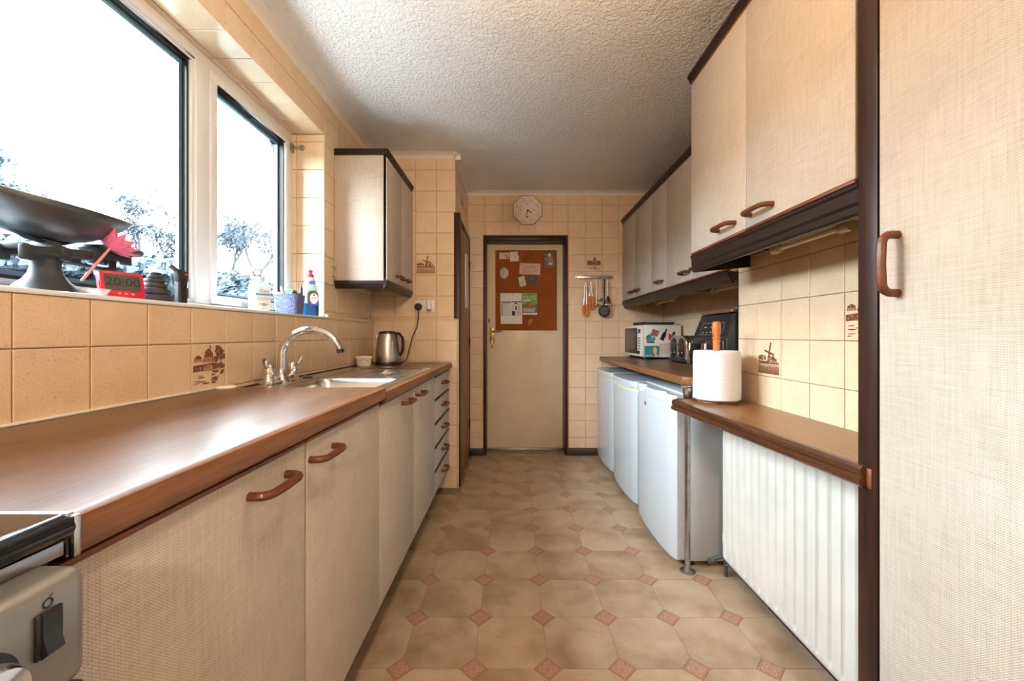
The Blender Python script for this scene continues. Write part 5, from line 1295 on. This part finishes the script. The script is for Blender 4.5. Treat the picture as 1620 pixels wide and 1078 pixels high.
# ------------------------------------------------------------------ things on the window sill
Z = SILL
def sxz(px, y): return (px - VPX)*y/F_PX
# scales
sc = thing('kitchen_scale', 'old grey cast-iron balance scale with a large metal pan on the sill', 'scale', (-1.105, .97, Z))
ax = -1.105; ya, yb_ = .963, 1.118
def ped(yc, h, rb, rn):
    return B().lathe([(0, 0), (rb*1.03, 0), (rb*1.03, .005), (rb*.96, .009), (rb*.84, .018), (rb*.62, .032), (rn*1.15, .045), (rn, .060), (rn, h - .008), (rn*1.5, h - .004), (rn*1.5, h), (0, h)], (ax, yc, Z), 30)
ped(ya, .091, .060, .026).build('pillar', M_iron, sc)
ped(yb_, .084, .036, .016).build('pillar', M_iron, sc)
B().box(ax - .020, ax + .020, ya - .03, yb_ + .025, Z + .001, Z + .014, .005).build('base_bar', M_iron, sc)
def bz(y): return Z + .086 + (.112 - .086)*(y - .902)/(1.132 - .902)
for s in (-1, 1):
    B().tube([(ax + s*.028, yy, bz(yy) + .004) for yy in (.895, .96, 1.05, 1.138)], [(.011, .005)]*4, 8).build('beam', M_iron, sc)
for yy in (.902, .977, 1.051, 1.132):
    for s in (-1, 1): B().box(ax + s*.036, ax + s*.020, yy - .012, yy + .012, bz(yy) - .017, bz(yy) + .017, .004, 2).build('knife_block', M_iron, sc)
for yy in (.902, .977): B().box(ax - .028, ax + .028, yy - .006, yy + .006, bz(yy) + .008, bz(yy) + .020, .002).build('cross_bar', M_iron, sc)
B().box(ax - .030, ax + .030, ya - .010, ya + .010, Z + .0915, Z + .122, .004).build('yoke', M_iron, sc)
B().tube([(ax, ya + .02, Z + .080), (ax, ya + .06, Z + .082), (ax, yb_ - .01, Z + .078)], [(.005, .012)]*3, 8).build('lower_link', M_iron, sc)
B().lathe([(0, 0), (.009, 0), (.009, .034), (.020, .040), (.060, .043), (.065, .047), (.065, .053), (.061, .055), (0, .055)], (ax, yb_ + .004, Z + .084), 30).build('weight_plate', M_iron, sc)
for s in (-1, 1):
    B().tube([(ax, ya + s*.002, Z + .121), (ax, ya + s*.035, Z + .124), (ax, ya + s*.085, Z + .145), (ax, ya + s*.130, Z + .180)], [(.012, .004), (.012, .0035), (.011, .003), (.010, .003)], 8, ref=(1, 0, 0)).build('pan_arm', M_iron, sc)
yp = .965
def pan(a, c):
    th = 2*PI*a; r = c
    k = abs(math.sin(th))**3
    ly = .198 + .010*math.cos(th*2); lx = .100
    return Vector((ax + lx*r*math.cos(th), yp + ly*r*math.sin(th), Z + .127 + .072*(r**2.2) + .014*r**3*k))
b = B(); nu, nv = 48, 12
g = [[b.bm.verts.new(pan(i/nu, max(j/nv, .001))) for j in range(nv + 1)] for i in range(nu)]
for i in range(nu):
    for j in range(nv): b.bm.faces.new((g[i][j], g[(i+1) % nu][j], g[(i+1) % nu][j+1], g[i][j+1]))
b.build('pan', M_pan, sc, solid=.0025, ang=1.0)
# lotus flower pick
fl = thing('artificial_flower', 'pink artificial lotus flower on a stem leaning on the scale', 'flower', (-1.058, 1.075, Z + .03))
tip = Vector((-1.056, 1.066, Z + .128)); root = Vector((-1.060, 1.000, Z + .034))
B().tube([root, root.lerp(tip, .5), tip], [.0030, .0036, .0030], 8).build('stem', M_pinkstem, fl)
ax_d = (Vector((.10, .75, .75))).normalized(); e1 = ax_d.orthogonal().normalized(); e2 = ax_d.cross(e1)
for ringi, (n_, op, ln) in enumerate(((12, 1.22, .060), (10, .85, .054), (7, .45, .044))):
    for k in range(n_):
        a = 2*PI*(k + .5*ringi)/n_; d = e1*math.cos(a) + e2*math.sin(a); sd = ax_d.cross(d)
        def pet(s, w, d=d, sd=sd, op=op, ln=ln):
            wd = .0095*math.sin(PI*min(1, .15 + s*.85))**.9 * (w*2 - 1)
            ang = op*(1 - .15*s)
            return tip + d*(math.sin(ang)*ln*s) + ax_d*(math.cos(ang)*ln*s + .10*wd*wd/.0095) + sd*wd
        B().grid(pet, 7, 4).build('petal', M_pink, fl, solid=.0008, ang=1.5)
# glass dish, timer, weights, lighter
t = settle(B().lathe([(0, 0), (.020, 0), (.024, .003), (.031, .015), (.033, .018), (.031, .018), (.024, .008), (.018, .005), (0, .005)], (-1.062, 1.030, Z), 28).build('glass_dish', M_cleardish, None)); tag(t, 'small shallow clear glass dish beside the scale base', 'dish')
tm = thing('kitchen_timer', 'red digital kitchen timer leaning back on the window sill', 'timer', (-1.052, 1.098, Z), local=True, rot=(0, 0, math.radians(66)))
Mt = Matrix.Rotation(math.radians(-14), 4, 'X')
B().prism(rrect(0, .036, .092, .070, .008), 'y', -.010, .010, .003, 2).xf(Mt).build('casing', M_red, tm)
B().prism(rrect(0, .041, .076, .044, .003), 'y', -.0116, -.0103).xf(Mt).build('screen', M_lcd, tm)
e_ = Mt.to_3x3()
text('20:00', .034, M_lcdt, tm, e_ @ Vector((0, -.0120, .041)), e_ @ Vector((1, 0, 0)), e_ @ Vector((0, 0, 1)), 'digits')
b = B()
for k in (-1, 0, 1): b.prism(ell(.004 + k*.014, .010, .004, .0025, 10), 'y', -.0112, -.0100)
b.xf(Mt).build('button', plain('pale_pink', (.75, .30, .33), .4), tm)
b = B().prism(rrect(0, .030, .012, .030, .003), 'x', -.0470, -.0455).xf(Mt); b.build('side_switch', plain('dark_red', (.22, .006, .012), .4), tm)
B().box(-.03, .03, .010, .022, .0005, .006, .001).build('stand', M_red, tm)
wc = (-1.075, 1.222); zz = Z
labs = ['largest iron scale weight at the bottom of the stack', 'second largest iron weight in the stack on the sill', 'third iron weight up in the stack on the sill', 'fourth iron weight up in the stack on the sill', 'second smallest iron weight near the stack top', 'smallest iron weight at the very top of the stack']
for k, (r, h) in enumerate(((.047, .021), (.039, .020), (.030, .016), (.025, .012), (.019, .011), (.014, .009))):
    xx, yy = wc[0] + R.uniform(-.003, .003), wc[1] + R.uniform(-.003, .003)
    o = settle(B().lathe([(0, 0), (r*.90, 0), (r*.97, h*.15), (r, h*.35), (r, h*.75), (r*.95, h*.95), (r*.88, h), (r*.4, h), (r*.36, h*.9), (0, h*.9)], (xx, yy, zz), 28).build('scale_weight', M_iron, None)); tag(o, labs[k], 'weight', 'stacked scale weights'); zz += h
t = thing('torch_lighter', 'black torch lighter with red button standing by the window frame', 'lighter', (-1.075, 1.318, Z))
lx, ly = -1.075, 1.318
b = B().prism(rrect(lx, ly, .022, .034, .007), 'z', Z, Z + .072, .002, 1); b.build('body', M_black, t)
B().prism([(ly - .018, Z + .072), (ly + .018, Z + .072), (ly + .020, Z + .100), (ly + .006, Z + .110), (ly - .016, Z + .114), (ly - .022, Z + .104)], 'x', lx - .009, lx + .009, .003, 2).build('head', M_blackm, t)
B().cyl((lx, ly - .014, Z + .106), (lx, ly - .048, Z + .120), .0075, .0065, 14).build('nozzle', M_valve, t)
B().box(lx + .0085, lx + .0115, ly + .004, ly + .013, Z + .095, Z + .101, .001).build('button', M_redcap, t)
B().tube([(lx + .004, ly + .018, Z + .094), (lx + .004, ly + .025, Z + .082), (lx + .004, ly + .024, Z + .058), (lx + .004, ly + .016, Z + .046)], .0016, 6).build('trigger_guard', M_steel, t)

# soap bottle
sb = thing('soap_dispenser', 'white pump bottle of hand wash with blue stripe on the sill', 'soap bottle', (-1.082, 1.735, Z), local=True, rot=(0, 0, math.radians(48)))
def rounded_body(b, sec, n=36):
    prev = None
    for z, w, d, r in sec:
        pts = rrect(0, 0, w, d, min(r, w/2 - 1e-4, d/2 - 1e-4), 8); ring = [b.bm.verts.new((p[0], p[1], z)) for p in pts]
        if prev:
            for k in range(len(ring)): b.bm.faces.new((prev[k], prev[(k+1) % len(ring)], ring[(k+1) % len(ring)], ring[k]))
        else: b.bm.faces.new(ring[::-1])
        prev = ring
    b.bm.faces.new(prev); return b
rounded_body(B(), [(0, .076, .048, .020), (.003, .080, .052, .022), (.095, .080, .052, .022), (.1005, .079, .051, .022)]).build('liquid_soap', plain('soap_white', (.80, .82, .84), .2), sb)
rounded_body(B(), [(.1008, .080, .052, .022), (.112, .078, .050, .022), (.122, .066, .044, .020), (.127, .040, .034, .016), (.128, .030, .030, .0148)]).build('bottle_shoulder', M_clear, sb)
pm = B().lathe([(.016, .128), (.0185, .129), (.0185, .147), (.016, .149), (0, .149)], (0, 0, 0), 20).build('pump_collar', M_white, sb)
b = B().cyl((0, 0, .149), (0, 0, .154), .011, n=16); b.build('pump_lock', plain('navy_plastic', (.02, .04, .22), .3), pm)
b = B().cyl((0, 0, .154), (0, 0, .176), .0075, n=14); b.tube([(0, 0, .174), (-.02, 0, .178), (-.040, 0, .176)], [.007, .006, .004], 10); b.build('pump_head', M_white, pm)
lab = B().prism(rrect(.006, .053, .060, .086, .004), 'y', -.0268, -.0262).build('label', plain('label_cream', (.76, .77, .70), .4), sb)
B().prism(rc(-.021, .034, .068, .077), 'y', -.0272, -.0268).build('label_stripe', plain('cyan_print', (.05, .38, .62), .4), lab)
text('Cien', .018, M_ink, lab, (.010, -.0270, .087), (1, 0, 0), (0, 0, 1)); text('ANTIBACTERIAL', .0062, M_inkgrey, lab, (.008, -.0270, .060), (1, 0, 0), (0, 0, 1)); text('HANDWASH', .0085, M_ink, lab, (.008, -.0270, .053), (1, 0, 0), (0, 0, 1)); text('ORIGINAL CARE', .0045, M_inkgrey, lab, (.008, -.0270, .046), (1, 0, 0), (0, 0, 1)); text('500 ml', .006, M_inkgrey, lab, (.008, -.0270, .014), (1, 0, 0), (0, 0, 1))
b = B(); 
for p in (ell(.010, .030, .009, .007, 14), [(-.012,.031),(.0,.036),(.0,.028)], [(.018,.036),(.030,.031),(.018,.028)]): b.prism(p, 'y', -.0272, -.0268)
b.build('label_emblem', plain('blue_grey_print', (.25, .34, .42), .4), lab)

# blue basket and contents
bs = thing('storage_basket', 'small blue woven square basket holding cleaning oddments', 'basket', (-1.072, 1.952, Z), local=True, rot=(0, 0, math.radians(8)))
b = B(); secs = [(0, .092, .092), (.006, .098, .098), (.095, .112, .112)]; rings = []
for z, w, d in secs: rings.append([b.bm.verts.new((p[0], p[1], z)) for p in rrect(0, 0, w, d, .018, 5)])
for z, w, d in reversed(secs): rings.append([b.bm.verts.new((p[0], p[1], max(z, .006))) for p in rrect(0, 0, w - .010, d - .010, .014, 5)])
for r0, r1 in zip(rings[:-1], rings[1:]):
    for k in range(len(r0)): b.bm.faces.new((r0[k], r0[(k+1) % len(r0)], r1[(k+1) % len(r0)], r1[k]))
b.bm.faces.new(rings[0][::-1]); b.bm.faces.new(rings[-1]); b.build('basket_wall', M_basket, bs)
bc = Vector((-1.072, 1.952, Z))
C_green = plain('lime_sponge', (.05, .62, .10), .7)
tag(settle(B().box(bc.x - .010, bc.x + .026, bc.y - .020, bc.y + .022, Z + .050, Z + .118, .004).xf(Matrix.Translation((0,0,0))).build('sponge', C_green, None)), 'bright green block poking out of the blue basket', 'sponge')
tag(settle(B().box(bc.x - .044, bc.x - .012, bc.y - .046, bc.y - .004, Z + .045, Z + .103, .006).build('sponge', plain('pink_sponge', (.80, .22, .38), .7), None)), 'pink block at the left inside the blue basket', 'sponge')
tag(settle(B().tube([(bc.x + .0, bc.y - .045, Z + .04), (bc.x - .004, bc.y - .047, Z + .09), (bc.x - .012, bc.y - .050, Z + .130)], [(.010, .004), (.010, .004), (.007, .003)], 8).build('brush_handle', plain('grey_handle', (.20, .20, .20), .4), None)), 'grey flat handle at the left of the blue basket', 'brush')
tag(settle(B().ball((bc.x + .032, bc.y - .024, Z + .085), .018, .022, .028).build('scouring_pad', M_blackm, None)), 'black rounded pad in the middle of the blue basket', 'pad')
for k, (dx, dy, h, lab_) in enumerate(((.036, .034, .145, 'taller dark pen standing in the blue basket'), (.036, .046, .135, 'shorter dark pen at the right of the blue basket'))):
    tag(settle(B().tube([(bc.x + dx - .006, bc.y + dy - .004, Z + .02), (bc.x + dx, bc.y + dy, Z + h - .02), (bc.x + dx, bc.y + dy + .001, Z + h)], [.0045, .0045, .003], 8).build('pen', plain('dark_pen_%d' % k, (.03, .035, .06), .3), None)), lab_, 'pen')
tag(settle(B().box(bc.x + .014, bc.x + .034, bc.y + .028, bc.y + .046, Z + .04, Z + .106, .003).build('scrubber', plain('violet_plastic', (.08, .06, .40), .4), None)), 'violet plastic scrubber behind the green block in the basket', 'scrubber')

# washing-up liquid
wu = thing('washing_up_bottle', 'clear bottle of blue washing-up liquid with red cap on the sill', 'bottle', (-1.070, 2.145, Z), local=True, rot=(0, 0, math.radians(34)))
M_blueliq = plain('blue_liquid', (.004, .075, .19), .08)
rounded_body(B(), [(0, .074, .044, .020), (.004, .080, .050, .022), (.066, .082, .052, .024)]).build('liquid', M_blueliq, wu)
rounded_body(B(), [(.0662, .082, .052, .024), (.10, .079, .050, .024), (.128, .070, .046, .022), (.16, .062, .042, .020), (.19, .046, .036, .017), (.205, .032, .030, .0148)]).build('bottle_top', make_clear('pale_blue_plastic', (.42, .66, .70), .08, .72), wu)
cpb = B().lathe([(.0165, .205), (.018, .206), (.018, .218), (.012, .221), (.009, .228), (.0125, .236), (.011, .242), (0, .243)], (0, 0, 0), 20).build('cap', M_redcap, wu)
lb_ = B().prism(rrect(.010, .092, .052, .082, .022), 'y', -.0280, -.0262).build('label', plain('label_brown', (.13, .06, .03), .4), wu)
B().prism(rrect(.014, .064, .048, .020, .006), 'y', -.0288, -.0281).build('label_band', plain('label_blue', (.03, .03, .35), .4), lb_)
B().prism(ell(.014, .092, .020, .027, 22), 'y', -.0290, -.0281).build('label_oval', plain('label_white', (.78, .82, .78), .4), lb_)
B().prism([(.014, .118), (.020, .108), (.014, .103), (.008, .108)], 'y', -.0296, -.0291).build('label_drop', plain('label_green', (.02, .22, .06), .4), lb_)
text('FAIRY', .0165, M_redcap, lb_, (.014, -.0296, .092), (1, 0, 0), (0, 0, 1)); text('PLATINUM', .007, M_paper, lb_, (.014, -.0292, .064), (1, 0, 0), (0, 0, 1))
B().prism(ell(.006, .176, .014, .009, 18), 'y', -.0222, -.0190).build('neck_label', plain('neck_blue', (.02, .02, .38), .4), wu)
text('FAIRY', .006, M_paper, wu, (.006, -.0226, .176), (1, 0, 0), (0, 0, 1))
